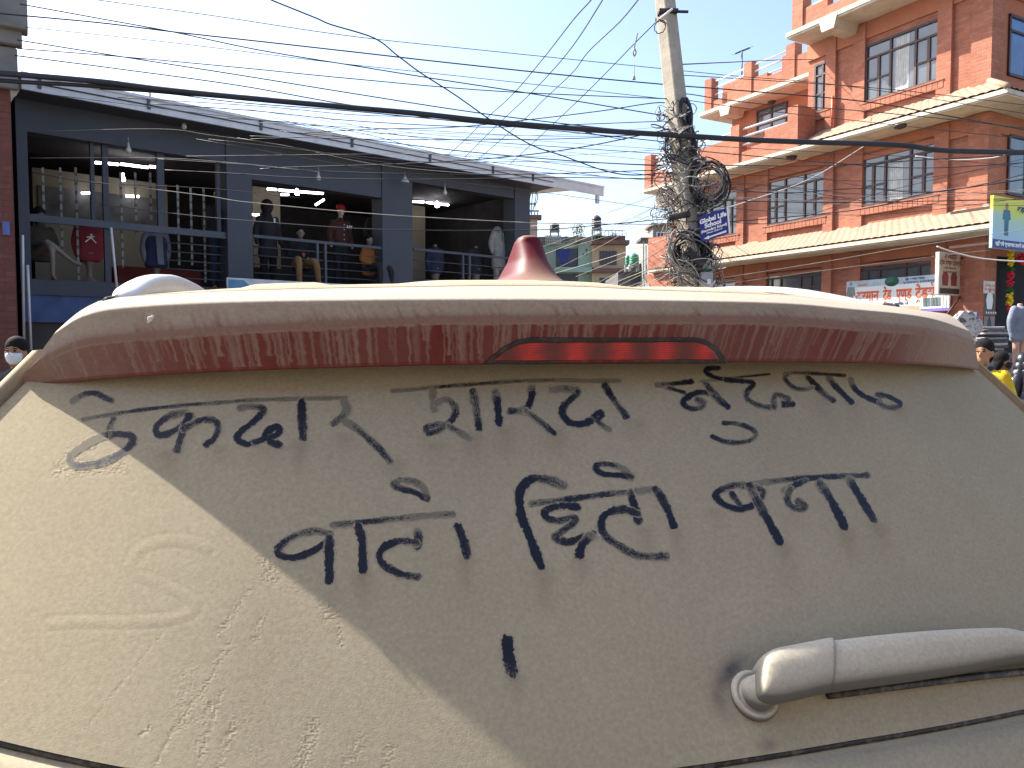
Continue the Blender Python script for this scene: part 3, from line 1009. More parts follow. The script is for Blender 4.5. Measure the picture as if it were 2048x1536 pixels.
# small white bird dropping on the dusty spoiler
mb = MB()
for dx_, dy_, r_ in ((0, 0, 0.0030), (5, -4, 0.0018), (-3, 6, 0.0014)):
    p = on_spoiler(301 + dx_, 638 + dy_, 0.0)
    j = int(np.argmin(np.abs(EC[:, 0] - p[0])))
    t = (EB[j, 2] - p[2]) / (EB[j, 2] - EC[j, 2] + 1e-6)
    p[1] = EB[j, 1] + (EC[j, 1] - EB[j, 1]) * t
    mb.ball((p[0], p[1] + 0.0010, p[2]), r_, 0.0014, r_ * 1.1)
mb.build('bird_dropping', plain('dropping', (0.6, 0.6, 0.58), 0.8), spoiler)

# ---- ground
m, nt, b = nodes('road_asphalt')
v = coords(nt)
n1 = noise_(nt, 0.6, 6, 0.6, v); n2 = noise_(nt, 60, 3, 0.7, v)
c = ramp(nt, n1, [(0.3, (0.11, 0.10, 0.085)), (0.7, (0.20, 0.175, 0.14))]).outputs[0]
c = mixc(nt, 1.0, c, ramp(nt, n2, [(0.3, (0.7, 0.7, 0.7)), (0.7, (1.2, 1.2, 1.2))]).outputs[0], 'MULTIPLY')
nt.links.new(c, b.inputs['Base Color']); b.inputs['Roughness'].default_value = 0.95
mb = MB(); mb.box(-900, 900, -900, 900, -0.5, 0.0)
road = mb.build('road', m); tag(road, kind='structure')
# ================================================================ unseen house added behind the camera to bounce warm light onto the shaded car
def brick_mat(name, a=(0.45, 0.172, 0.105), b_=(0.36, 0.125, 0.075), mort=(0.29, 0.165, 0.125), bump=0.4, uvw=True, bw=0.23, rh=0.075):
    m, nt, b = nodes(name)
    tc = mk(nt, 'TexCoord')
    # wall coordinates: choose the horizontal axis from the face direction
    sp = mk(nt, 'SeparateXYZ'); nt.links.new(tc.outputs['Object'], sp.inputs[0])
    g = mk(nt, 'SeparateXYZ'); nt.links.new(tc.outputs['Normal'], g.inputs[0])
    side = math_(nt, 'GREATER_THAN', math_(nt, 'ABSOLUTE', g.outputs[0]), 0.7)
    flat = math_(nt, 'GREATER_THAN', math_(nt, 'ABSOLUTE', g.outputs[2]), 0.7)
    hx = mk(nt, 'Mix', data_type='FLOAT')
    nt.links.new(side, hx.inputs[0]); nt.links.new(sp.outputs[0], hx.inputs[2]); nt.links.new(sp.outputs[1], hx.inputs[3])
    vz = mk(nt, 'Mix', data_type='FLOAT')
    nt.links.new(flat, vz.inputs[0]); nt.links.new(sp.outputs[2], vz.inputs[2]); nt.links.new(sp.outputs[1], vz.inputs[3])
    cb = mk(nt, 'CombineXYZ'); nt.links.new(hx.outputs[0], cb.inputs[0]); nt.links.new(vz.outputs[0], cb.inputs[1])
    br = mk(nt, 'TexBrick')
    br.inputs['Scale'].default_value = 1.0
    br.inputs['Brick Width'].default_value = bw
    br.inputs['Row Height'].default_value = rh
    br.inputs['Mortar Size'].default_value = 0.011
    br.inputs['Mortar Smooth'].default_value = 0.3
    br.inputs['Bias'].default_value = -0.1
    br.inputs['Color1'].default_value = (*a, 1); br.inputs['Color2'].default_value = (*b_, 1)
    br.inputs['Mortar'].default_value = (*mort, 1)
    nt.links.new(cb.outputs[0], br.inputs['Vector'])
    n1 = noise_(nt, 0.9, 6, 0.65, tc.outputs['Object']); n2 = noise_(nt, 9, 5, 0.65, tc.outputs['Object'])
    c = mixc(nt, 1.0, br.outputs['Color'], ramp(nt, n1, [(0.3, (0.82, 0.82, 0.82)), (0.7, (1.15, 1.12, 1.1))]).outputs[0], 'MULTIPLY')
    c = mixc(nt, 1.0, c, ramp(nt, n2, [(0.3, (0.88, 0.88, 0.88)), (0.72, (1.12, 1.1, 1.1))]).outputs[0], 'MULTIPLY')
    nt.links.new(c, b.inputs['Base Color'])
    b.inputs['Roughness'].default_value = 0.9
    b.inputs['Specular IOR Level'].default_value = 0.2
    bp = mk(nt, 'Bump', i_Strength=bump, i_Distance=0.01, invert=True)
    nt.links.new(br.outputs['Fac'], bp.inputs['Height'])
    nt.links.new(bp.outputs[0], b.inputs['Normal'])
    return m
M_BRICK = brick_mat('red_brick')
M_RENDER = plain('red_render', (0.40, 0.145, 0.078), 0.85, var=0.12, scale=1.6, bump=0.15, bscale=60)
M_GLASS = None
def glass_mat():
    m, nt, b = nodes('window_glass')
    v = coords(nt)
    n = noise_(nt, 0.7, 4, 0.6, v)
    c = ramp(nt, n, [(0.3, (0.05, 0.06, 0.07)), (0.7, (0.14, 0.155, 0.165))]).outputs[0]
    nt.links.new(c, b.inputs['Base Color'])
    b.inputs['Roughness'].default_value = 0.08
    b.inputs['Specular IOR Level'].default_value = 0.9
    return m
M_GLASS = glass_mat()
M_WOOD = plain('dark_brown_wood', (0.055, 0.022, 0.018), 0.5, var=0.2, scale=12)
bk = empty('light_bounce_house', 'unseen three storey ochre house added behind the camera for warm bounce light', 'house', (3.0, -8.5, 0), 0)
mb = MB(); mb.box(-14, 14, -9, 0, 0, 9.5)
wl = mb.build('wall', plain('bounce_ochre', (0.27, 0.205, 0.15), .9, var=.12, scale=.5), bk)
for x in range(-12, 13, 4):
    for z in (0.9, 3.9, 6.9):
        mb = MB(); mb.box(x - 0.9, x + 0.9, 0.002, 0.05, z, z + 1.5)
        wf = mb.build('window', M_WOOD, bk)
        mb = MB(); mb.box(x - 0.8, x + 0.8, 0.052, 0.06, z + 0.1, z + 1.4)
        mb.build('pane', M_GLASS, wf)
mb = MB(); mb.box(-14.5, 14.5, -9.5, 0.6, 9.5, 9.7)
mb.build('roof', M_RENDER, bk)
# ================================================================ red brick corner building, right
BF = Frame(10.4, 17.0, math.atan2(0.876, -0.483))      # x runs away down the road, y points out over the road
bb = empty('corner_building', 'three storey red brick corner building with tiled eaves and dark brown windows', 'building', (10.4, 17.0, 0), BF.a)
M_CREAM = plain('cream_plaster', (0.55, 0.485, 0.385), 0.85, var=0.1, scale=1.2, dirt=(0.28, 0.24, 0.18, 0.6))
M_WHITE = plain('white_paint', (0.78, 0.78, 0.76), 0.5, var=0.05)
M_TILE = plain('pale_clay_tile', (0.29, 0.20, 0.14), 0.85, var=0.16, scale=5, dirt=(0.30, 0.22, 0.16, 0.5))
M_CURTAIN = plain('net_curtain', (0.5, 0.5, 0.47), 0.9, var=0.2, scale=8)
def bx_(px, y=0.0): return BF.hit(px, 400, y).x
def bz_(px, py, y=0.0): return BF.hit(px, py, y).z
E1, E2, E3 = bz_(1966, 461, .85), bz_(1974, 200, .85), 9.62
xL = bx_(1345); x3 = bx_(1612)
DEEP = -9.0

mb = MB()
mb.box(0, xL, DEEP, 0, 0, E2)
mb.box(0, x3, DEEP, 0, E2, E3)
# sunk brick panels are the wall itself; the pilasters stand proud of it
for px, w_ in ((1484, .30), (1530, .34), (1660, .30), (1716, .34), (1884, .34)):
    x = bx_(px)
    for z0, z1 in ((0, E1), (E1 + .45, E2)) + (((E2 + .45, E3),) if px > 1600 else ()):
        mb.box(x - w_ / 2, x + w_ / 2, 0, 0.09, z0, z1 - .02)
for z0, z1 in ((0, E1), (E1 + .45, E2), (E2 + .45, E3)):
    mb.box(-0.09, 0.36, -0.36, 0.09, z0, z1 - .02)
wall = mb.build('wall', M_BRICK, bb)
# plain rendered beams under each eave, on both faces
mb = MB()
for z, x1 in ((E1, xL), (E2, xL), (E3, x3)):
    mb.box(-0.05, x1 + .02, 0, 0.055, z - 0.42, z - .005)
    mb.box(-0.055, 0, DEEP, 0.0, z - 0.42, z - .005)
mb.build('beam', M_RENDER, bb)
# the shaded side face is rendered smooth between brick strips
mb = MB()
for z0, z1 in ((E1 + .45, E2 - .45), (E2 + .45, E3 - .45)):
    mb.box(-0.012, 0, -3.6, -0.36, z0, z1)
mb.build('side_render', M_RENDER, bb)

def eave(z, x1, over=0.85, rise=0.50, tile_to=None, name='eave'):
    mb = MB()
    mb.box(-over, x1, 0.057, over, z, z + 0.10)
    mb.box(-over, -0.057, DEEP, 0.057, z, z + 0.10)
    mb.box(-over - .03, x1, over, over + 0.03, z + .035, z + 0.125)
    mb.box(-over - .03, -over, DEEP, over, z + .035, z + 0.125)
    o = mb.build(name, M_CREAM, bb)
    # clay tiles: wavy courses on the front slope and round the corner
    if tile_to is None: tile_to = x1
    mb = MB()
    ncol = 7
    def slope(fn, length):
        nx = int(length / 0.028); ny = 16
        V = []
        for j in range(ny + 1):
            t = j / ny
            for i in range(nx + 1):
                s = i / nx
                h = 0.022 * abs(math.sin(math.pi * s * length / 0.20 + 0.0)) ** 0.7 + 0.022 * (1 - ((t * 4) % 1.0))
                V.append(fn(s, t, h))
        Fc = [(j * (nx + 1) + i, j * (nx + 1) + i + 1, (j + 1) * (nx + 1) + i + 1, (j + 1) * (nx + 1) + i) for j in range(ny) for i in range(nx)]
        mb.add(V, Fc, True)
    def front(s, t, h):
        x = (-over + over * t) * (1 - s) + tile_to * s
        return (x, over + .03 - (over + .03) * t, z + 0.128 + rise * t + h)
    slope(front, tile_to + over)
    def sidef(s, t, h):
        y = (over - over * t) * (1 - s) + DEEP * s
        return (-over - .03 + (over + .03) * t, y, z + 0.128 + rise * t + h)
    slope(sidef, over - DEEP)
    mb.tube([(-over - .03, over + .03, z + .16), (0, 0, z + .17 + rise)], 0.07, 8)
    mb.build('roof_tiles', M_TILE, o)
    return o
eave(E1, bx_(1300, .85), tile_to=bx_(1352, .85))
e2 = eave(E2, bx_(1287, .85), tile_to=bx_(1608, .6))
# roof slab
mb = MB(); xs = bx_(1569, .9)
mb.box(-.9, xs, DEEP, .9, E3, E3 + .12); mb.box(-.93, xs + .03, DEEP, .93, E3 + .05, E3 + .16)
slab = mb.build('roof_slab', M_CREAM, bb)
for px in (1650,):
    x = bx_(px, .9)
    mb = MB(); mb.prism([(x - .28, .94, E3 + .12), (x + .28, .94, E3 + .12), (x + .18, .94, E3 - .22), (x - .18, .94, E3 - .22)], (0, -.94, 0))
    mb.build('corbel', M_CREAM, slab)

def parapet(xa, xb, y, z, posts, walls, rails, th=0.22, name='parapet'):
    """xa<xb along the facade; posts at x, walls (x0,x1,h), white rails over the low walls"""
    mb = MB()
    for x in posts: mb.box(x - .17, x + .17, y - .28, y + .05, z, z + 1.12)
    for x0, x1, h in walls: mb.box(x0, x1, y - th, y, z, z + h)
    o = mb.build(name, M_BRICK, bb)
    for h in rails:
        mb = MB(); mb.tube([(xa, y - .12, z + h), (xb, y - .12, z + h)], 0.032, 8)
        mb.build('rail', M_WHITE, o)
    return o
zt_ = E3 + .16
parapet(0, xs - .2, .78, zt_, [xs - .25, xs - 3.0], [(xs - 1.15, xs - .4, .50), (xs - 1.75, xs - 1.15, .30), (xs - 2.9, xs - 1.75, .72), (-.8, xs - 3.1, .8)], (.55, .78, 1.0))
# terrace parapet on the second eave
z2 = E2 + .135
xp = [bx_(1585, .75), bx_(1470, .75), bx_(1297, .75)]
parapet(xp[0], xp[2], .75, z2, xp, [(xp[0] + .1, xp[0] + 1.0, .72), (xp[0] + 1.0, xp[0] + 1.5, .40), (xp[0] + 1.5, xp[1] - .1, .32), (xp[1] + .1, xp[1] + 1.6, .80), (xp[1] + 1.6, xp[1] + 2.6, .58), (xp[1] + 2.6, xp[1] + 3.2, .36), (xp[1] + 3.2, xp[1] + 3.6, .5), (xp[1] + 3.6, xp[2] - .1, .36)], (.55, .78, 1.0))
# return wall closing the terrace beside the upper storey
mb = MB(); mb.box(xp[0] - .15, xp[0] + .15, .1, .5, z2, z2 + 1.1)
mb.build('parapet', M_BRICK, bb)
# set-back wing behind the terrace
WY = -2.0
wx0, wx1 = bx_(1612, WY) - 1.5, bx_(1462, WY - .8)
mb = MB(); mb.box(x3 + .002, wx1, DEEP, WY - .8, E2 + .002, E3)
mb.build('wing_wall', M_RENDER, bb)
ws_ = bx_(1398, WY)
mb = MB(); mb.box(x3 + .003, ws_, DEEP, WY, E3, E3 + .12); mb.box(x3 + .003, ws_ + .03, DEEP, WY + .03, E3 + .05, E3 + .16)
wsl = mb.build('roof_slab', M_CREAM, bb)
x = bx_(1448, WY)
mb = MB(); mb.prism([(x - .28, WY + .04, E3 + .12), (x + .28, WY + .04, E3 + .12), (x + .18, WY + .04, E3 - .22), (x - .18, WY + .04, E3 - .22)], (0, -.7, 0))
mb.build('corbel', M_CREAM, wsl)
q = [bx_(1411, WY), bx_(1489, WY), bx_(1573, WY)]
parapet(q[2], q[0], WY - .1, zt_, q, [(q[2] + .1, q[1] - 1.4, .85), (q[1] - 1.4, q[1] - .8, .42), (q[1] - .8, q[1] - .1, .55), (q[1] + .1, q[1] + 1.2, .7), (q[1] + 1.2, q[0] - .9, .45), (q[0] - .9, q[0] - .1, .3), (x3 + .004, q[2] - .1, .7)], (.55, .8, 1.02))

def window(x0, x1, z0, z1, y, kind='wide', parent=bb, glass=None):
    """dark wood window with its own glazing, facing +y"""
    fr = MB(); t = 0.055
    d0, d1 = y + .002, y + .055
    fr.box(x0, x1, d0, d1, z0, z0 + t); fr.box(x0, x1, d0, d1, z1 - t, z1)
    fr.box(x0, x0 + t, d0, d1, z0 + t, z1 - t); fr.box(x1 - t, x1, d0, d1, z0 + t, z1 - t)
    W_, H_ = x1 - x0, z1 - z0
    zt = z0 + H_ * .74
    fr.box(x0 + t, x1 - t, d0, d1 - .005, zt, zt + t * .9)
    cols = [.34, .66] if kind == 'wide' else ([.5] if kind == 'pair' else [])
    for c_ in cols:
        fr.box(x0 + W_ * c_ - t / 2, x0 + W_ * c_ + t / 2, d0, d1 - .008, z0 + t, z1 - t)
    sub = [(.02, .34), (.66, .98)] if kind == 'wide' else ([] if kind == 'pair' else [])
    for a, b_ in sub:
        m_ = x0 + W_ * (a + b_) / 2
        fr.box(m_ - .035, m_ + .035, d0, d1 - .012, z0 + t, zt)
        fr.box(x0 + W_ * a, x0 + W_ * b_, d0, d1 - .016, z0 + H_ * .36, z0 + H_ * .36 + .045)
    if kind == 'pair':
        fr.box(x0 + t, x1 - t, d0, d1 - .016, z0 + H_ * .36, z0 + H_ * .36 + .045)
    o = fr.build('window', M_WOOD, parent)
    gl = MB(); gl.box(x0 + t * .5, x1 - t * .5, y + .004, y + .012, z0 + t * .5, z1 - t * .5)
    gl.build('pane', glass or M_GLASS, o)
    sill = MB(); n = max(3, int(W_ / .12))
    for i in range(n):
        a = x0 - .05 + (W_ + .1) * i / n
        sill.box(a + .006, a + (W_ + .1) / n - .006, y, y + .10, z0 - .20, z0 - .03)
    sill.box(x0 - .06, x1 + .06, y, y + .115, z0 - .03, z0 - .002)
    sill.build('sill', M_BRICK, o)
    return o
def win_px(pl, pr, tl, tr, br, y=0.0, kind='wide', **k):
    x1, x0 = bx_(pl, y), bx_(pr, y)
    return window(x0, x1, bz_(pr, br, y), (bz_(pr, tr, y) + bz_(pl, tl, y)) / 2, y, kind, **k)
w3 = win_px(1727, 1881, 93, 38, 161)
win_px(1626, 1659, 133, 121, 219, kind='pair')
w2 = win_px(1721, 1878, 307, 273, 389)
win_px(1533, 1654, 361, 331, 432)
win_px(1396, 1481, 392, 371, 468)
win_px(1713, 1876, 525, 511, 585)
win_px(1527, 1650, 546, 533, 596)
win_px(1424, 1479, 557, 552, 600, kind='pair')
win_px(1512, 1572, 222, 205, 255, y=WY - .8, kind='pair')
# white net curtain behind the middle pane of two windows
for pl, pr, t_, b_ in ((1785, 1812, 70, 180), (1779, 1806, 325, 405)):
    mb = MB()
    x0, x1 = bx_(pr), bx_(pl)
    z0, z1 = bz_(pr, b_), bz_(pr, t_)
    V = []
    n = 24
    for i in range(n + 1):
        for z in (z0, z1): V.append((x0 + (x1 - x0) * i / n, .016 + .006 * math.sin(i * 1.9), z))
    mb.add(V, [(2 * i, 2 * i + 2, 2 * i + 3, 2 * i + 1) for i in range(n)], True)
    mb.build('curtain', M_CURTAIN, bb)
# blue-tinted windows of the shaded side face, facing -x
M_BLUEG = plain('blue_glass', (0.03, 0.10, 0.26), 0.08, var=0.4, scale=1.5, spec=0.8)
def side_window(y0, y1, z0, z1, gl):
    fr = MB()
    for a, b_, c_, d_ in ((y0, y1, z0, z0 + .06), (y0, y1, z1 - .06, z1), (y0, y0 + .06, z0, z1), (y1 - .06, y1, z0, z1), ((y0 + y1) / 2 - .03, (y0 + y1) / 2 + .03, z0, z1), (y0, y1, z0 + (z1 - z0) * .72, z0 + (z1 - z0) * .72 + .05)):
        fr.box(-.06, -.014, a, b_, c_, d_)
    o = fr.build('window', M_WOOD, bb)
    mb = MB(); mb.box(-.024, -.016, y0 + .03, y1 - .03, z0 + .03, z1 - .03); mb.build('pane', gl, o)
SFR = Frame(10.4, 17.0, BF.a - R(90))   # local x = -facade y ; helper for the side face
def side_hit(px, py, x=0.0):
    """point on the side face (or a plane parallel to it): returns local y, z"""
    d = ray(px, py); c0 = BF.loc(EYE)
    t = (x - c0.x) / d.dot(BF.x)
    return c0.y + d.dot(BF.y) * t, c0.z + d.z * t
for px, t_, b_, g in ((2016, 28, 152, M_BLUEG), (2014, 268, 390, M_GLASS)):
    y1, zt2 = side_hit(px, t_); _, zb2 = side_hit(px, b_)
    side_window(y1 - 1.5, y1, zb2, zt2, g)
# rain pipe on the upper storey
mb = MB(); x = bx_(1668); mb.tube([(x, .14, E2 + .6), (x, .14, bz_(1668, 195))], .035, 8)
mb.build('rain_pipe', plain('orange_pipe', (0.45, 0.12, 0.06), 0.5), bb)
# round lamps under the eaves
for px, py, z, y in ((1768, 36, E3, .5), (1800, 250, E2, .5), (1583, 313, E2, .45), (1545, 203, E3, WY - .3), (1462, 232, E3, WY - .3)):
    d = ray(px, py); t = (z - CAM_H) / d.z
    p = BF.loc(EYE + d * t)
    mb = MB(); mb.lathe([(0.02, -.10), (.13, -.06), (.15, 0)], (p.x, p.y, z), 14)
    mb.build('eave_lamp', M_WOOD, bb)
# balcony box at the far left end, above the first eave, with its tapering brick pier
xa, xb = bx_(1352, .9), bx_(1297, .9)
mb = MB(); mb.box(xa, xb, -.3, .9, E1 + .125, E1 + 1.15)
mb.build('parapet', M_BRICK, bb)
mb = MB(); xq = bx_(1325, .6)
mb.prism([(xq - .9, .7, E1 - .01), (xq + .75, .7, E1 - .01), (xq + .05, .7, E1 - 1.3), (xq + .05, .7, 0), (xq - .35, .7, 0), (xq - .35, .7, E1 - 1.3)], (0, -.45, 0))
mb.build('pier', M_BRICK, bb)
# small bracket beam under the terrace end
mb = MB(); x = bx_(1335, .4); mb.box(x - .5, x + .5, .06, .5, E2 - .45, E2 - .004)
mb.build('beam', M_CREAM, bb)
# ---- roof antenna on the terrace wing: mast with a cross bar
mb = MB(); c_ = BF.world((bx_(1484, WY - .6), WY - .6, 0)); 
zb_ = E3 + .6
pa = at(1484, 150, c_.y); pb = at(1484, 102, c_.y)
mb.tube([(pa.x, pa.y, zb_), (pb.x, pb.y, pb.z)], .025, 6)
ca_, cb2 = at(1471, 107, c_.y), at(1499, 96, c_.y + .3)
mb.tube([ca_, cb2], .03, 6)
for i in range(5):
    p = ca_.lerp(cb2, .1 + .2 * i); mb.tube([p + Vector((-.1, .2, 0)), p + Vector((.1, -.2, 0))], .008, 4)
o = mb.build('roof_antenna', plain('dark_metal', (0.05, 0.05, 0.055), 0.5, 0.6), None)
tag(o, 'thin dark aerial mast with cross bar on the brick roof terrace', 'antenna')

# ---------------------------------------------------------------- signs on the corner building
M_LETTER_RED = plain('orange_red_letter', (0.72, 0.13, 0.045), 0.6, var=0.05)
M_LETTER_BLUE = plain('navy_letter', (0.03, 0.05, 0.16), 0.6, var=0.05)
M_LETTER_WHITE = plain('white_letter', (0.85, 0.85, 0.85), 0.6, var=0.02)
M_BOARD = plain('white_flex_board', (0.74, 0.80, 0.79), 0.6, var=0.05, scale=2)
def fmat(origin, xdir, zup=Vector((0, 0, 1))):
    """matrix: local x -> xdir, local y -> up, z -> outward"""
    x = Vector(xdir).normalized(); y = zup; z = x.cross(y)
    M = Matrix((x, y, z)).transposed().to_4x4(); M.translation = origin
    return M
def line_text(parent, frm, x, z, y, size, body, mat, align='LEFT', bold=0.0, sx=1.0):
    """writing on a facade whose reading direction is local -x"""
    return text_mesh('lettering', body, size, mat, parent, fmat(Vector((x, y, z)), (-1, 0, 0)), align, bold, 0.001, sx)

by = .16
xl_, xr_ = bx_(1697, by), bx_(1904, by)
ztop = bz_(1904, 546, by); zbot = bz_(1904, 619, by)
ban = empty('shop_banner', 'long white shop banner with orange Nepali lettering under the first eave', 'banner', BF.world((xl_, by, zbot)), BF.a)
L_ = xl_ - xr_; H_ = ztop - zbot
mb = MB(); mb.box(-L_, 0, -.05, 0, 0, H_); mb.build('board', M_BOARD, ban)
mb = MB(); mb.box(-L_, 0, .001, .004, H_ * .80, H_); mb.build('top_band', plain('blue_grey_print', (0.42, 0.52, 0.58), 0.6), ban)
def fit_text(parent, x0, x1, z, y, size, body, mat, bold=0.0):
    """writing stretched to run from x0 down to x1 (reading direction is -x)"""
    o = line_text(parent, BF, x0, z, y, size, body, mat, bold=bold)
    xs_ = [v_.co.x for v_ in o.data.vertices]; a_, b_ = max(xs_), min(xs_)
    for v_ in o.data.vertices: v_.co.x = x0 + (v_.co.x - a_) * (x0 - x1) / (a_ - b_)
    return o
sz = H_ * .42
for wd, f0, f1 in (('अरमान', .10, .345), ('टेड', .385, .47), ('एण्ड', .515, .665), ('टेडस', .695, .885)):
    fit_text(ban, -L_ * f0, -L_ * f1, H_ * .38, .006, sz, wd, M_LETTER_RED, bold=.012)
mb = MB()
for fx, fy in ((.41, .335), (.725, .335)):              # the rakar tick under the first letter
    for a, b_ in (((0, 0), (-.05, -.07)), ((0, 0), (.05, -.07))):
        mb.tube([(-L_ * fx - a[0], .007, H_ * fy + a[1]), (-L_ * fx - b_[0], .007, H_ * fy + b_[1])], .012, 5)
mb.tube([(-L_ * .852, .007, H_ * .70), (-L_ * .852 + .03, .007, H_ * .78), (-L_ * .852 - .03, .007, H_ * .80)], .012, 5)
mb.build('lettering', M_LETTER_RED, ban)
line_text(ban, BF, -L_ * .60, H_ * .90, .006, H_ * .085, 'प्रो. अहमद अरमान', M_LETTER_BLUE, bold=.003)
line_text(ban, BF, -L_ * .58, H_ * .81, .006, H_ * .085, '९८५१०३५६७८, ९८४१०३८७४१', M_LETTER_BLUE, bold=.003)
line_text(ban, BF, -L_ * .12, H_ * .83, .006, H_ * .08, 'नगरपालिका', M_LETTER_RED, bold=.002)
line_text(ban, BF, -L_ * .28, H_ * .20, .006, H_ * .10, 'थसिखेल, ललितपुर, नखिपोट १४', M_LETTER_BLUE, bold=.003)
mb = MB(); mb.lathe([(.12, 0), (.12, .004)], (0, 0, 0), 22, sx=1.6)
em = mb.build('emblem', plain('dark_green_print', (0.03, 0.12, 0.09), 0.6), ban)
em.matrix_local = Matrix.Translation((-L_ * .47, .002, H_ * .90)) @ Matrix.Rotation(R(-90), 4, 'X')
def figure_print(mb, x, z, s, y):
    """flat printed figure: head, torso, two legs, arms"""
    mb.lathe([(.09 * s, 0), (.09 * s, .001)], (0, 0, 0), 12) if False else None
    def pl(pts): mb.prism([(x + a * s, y, z + b_ * s) for a, b_ in pts], (0, .003, 0))
    pl([(-.05, .86), (.05, .86), (.07, .95), (.0, 1.0), (-.07, .95)])
    pl([(-.16, .80), (.16, .80), (.20, .45), (.13, .45), (.12, .70), (.11, .45), (-.11, .45), (-.12, .70), (-.13, .45), (-.20, .45)])
    pl([(-.11, .45), (-.01, .45), (-.03, 0), (-.09, 0)])
    pl([(.01, .45), (.11, .45), (.09, 0), (.03, 0)])
for fx, c in ((.05, (0.20, 0.24, 0.22)), (.955, (0.45, 0.42, 0.40))):
    mb = MB(); figure_print(mb, -L_ * fx, H_ * (.05 if fx > .5 else .2), H_ * .78, .006)
    mb.build('printed_figure', plain('print_%d' % (fx * 100), c, 0.6), ban)
mb = MB()
for i, fx in enumerate((.79, .815, .86, .885, .91)):
    mb.prism([(-L_ * fx - .05, .006, H_ * .12), (-L_ * fx + .05, .006, H_ * .12), (-L_ * fx + .06, .006, H_ * .36), (-L_ * fx - .04, .006, H_ * .36)], (0, .003, 0))
mb.build('printed_trousers', plain('print_jeans', (0.10, 0.14, 0.15), 0.6), ban)
mb = MB(); mb.box(-L_ * .74, -L_ * .30, .002, .005, 0.0, H_ * .16); mb.build('bottom_band', plain('salmon_print', (0.70, 0.30, 0.20), 0.6), ban)
mb = MB(); mb.box(-L_, -L_ * .75, .002, .005, -.02, H_ * .06); mb.build('bottom_band', plain('violet_print', (0.16, 0.12, 0.42), 0.6), ban)

# light-box sign standing out from the facade
sxp = bx_(1900, .5)
p0 = BF.hit(1894, 505, .2)
sgn = empty('box_sign', 'narrow two sided box sign with brown lettering projecting from the brick corner', 'sign', BF.world((sxp, .12, bz_(1905, 590, .5))), BF.a)
hs = bz_(1905, 505, .5) - bz_(1905, 590, .5)
wsn = .78
mb = MB(); mb.box(-.05, .05, 0, wsn, 0, hs); mb.build('case', plain('sign_case', (0.48, 0.46, 0.44), 0.5, dirt=(.3, .26, .22, .5)), sgn, bevel=.012)
mb = MB(); mb.box(-.054, -.050, .03, wsn - .03, .03, hs - .03)
mb.build('face', plain('sign_face', (0.46, 0.36, 0.28), 0.5, var=.1), sgn)
mb = MB(); mb.box(-.057, -.054, .03, wsn - .03, .03, hs * .16); mb.build('face_band', plain('sign_band', (0.07, 0.035, 0.03), 0.5), sgn)
# writing on the camera-facing side (-x), reading direction local -y
def side_text(parent, y, z, size, body, mat, x=-.057, align='LEFT', bold=0.0):
    return text_mesh('lettering', body, size, mat, parent, fmat(Vector((x, y, z)), (0, -1, 0)), align, bold, 0.001)
M_LETTER_BROWN = plain('brown_letter', (0.20, 0.03, 0.03), 0.6)
side_text(sgn, wsn / 2, hs * .84, .17, 'अरमान', M_LETTER_BROWN, align='CENTER', bold=.006)
side_text(sgn, wsn / 2, hs * .72, .12, 'ट्रेड एण्ड ट्रेडर्स', M_LETTER_BROWN, align='CENTER', bold=.003)
side_text(sgn, wsn / 2, hs * .61, .065, 'तयारी पोशाक तथा', M_LETTER_BROWN, align='CENTER')
side_text(sgn, wsn / 2, hs * .52, .065, 'फेन्सी सामान पाइन्छ', M_LETTER_BROWN, align='CENTER')
mb = MB()
for yy in (.24, .56):
    mb.prism([(-.054, yy + a, hs * .22 + b_) for a, b_ in ((-.10, 0), (.10, 0), (.12, .2), (.07, .30), (-.07, .30), (-.12, .2))], (-.003, 0, 0))
mb.build('printed_shoes', M_LETTER_BROWN, sgn)
for q_ in (((0, -.1, -.02), (0, .4, -.45)), ((0, -.12, hs * .9), (0, 0, hs * .9))):
    mb = MB(); mb.tube(q_, .02, 6); mb.build('bracket', M_WOOD, sgn)

# yellow and blue billboard on the side face
yb1, zb1 = side_hit(1983, 391, -1.0); yb0, zb0 = side_hit(1983, 496, -1.0)
bd = empty('billboard', 'yellow and pale blue clothing billboard over the corner shop entrance', 'billboard', BF.world((-1.0, yb1, zb0)), BF.a)
BW, BH = 2.6, zb1 - zb0
mb = MB(); mb.box(-.04, .02, -BW, 0, 0, BH)
m, nt, b = nodes('billboard_print')
v = coords(nt); sp = mk(nt, 'SeparateXYZ'); nt.links.new(v, sp.inputs[0])
f = math_(nt, 'ADD', math_(nt, 'DIVIDE', sp.outputs[2], BH), math_(nt, 'MULTIPLY_ADD', noise_(nt, 2.2, 3, .5, v), .5, -.25))
c = ramp(nt, f, [(.25, (.36, .56, .66)), (.55, (.42, .62, .50)), (.78, (.62, .66, .08)), (.95, (.70, .68, .05))]).outputs[0]
nt.links.new(c, b.inputs['Base Color']); b.inputs['Roughness'].default_value = .55
mb.build('board', m, bd)
mb = MB(); mb.box(-.046, -.041, -BW, 0, 0, BH * .17); mb.build('bottom_band', plain('navy_print', (0.04, 0.07, 0.22), .6), bd)
mb = MB()
def pl2(pts): mb.prism([(-.044, a, b_) for a, b_ in pts], (-.003, 0, 0))
cx_, cz_, s_ = -.48, BH * .26, BH * .62
pl2([(cx_ + a * s_, cz_ + b_ * s_) for a, b_ in ((-.16, .80), (.16, .80), (.22, .5), (.14, .5), (.11, .45), (.10, 0), (.02, 0), (0, .40), (-.02, 0), (-.10, 0), (-.11, .45), (-.14, .5), (-.22, .5))])
mb.build('printed_figure', plain('print_teal', (0.04, 0.16, 0.24), .6), bd)
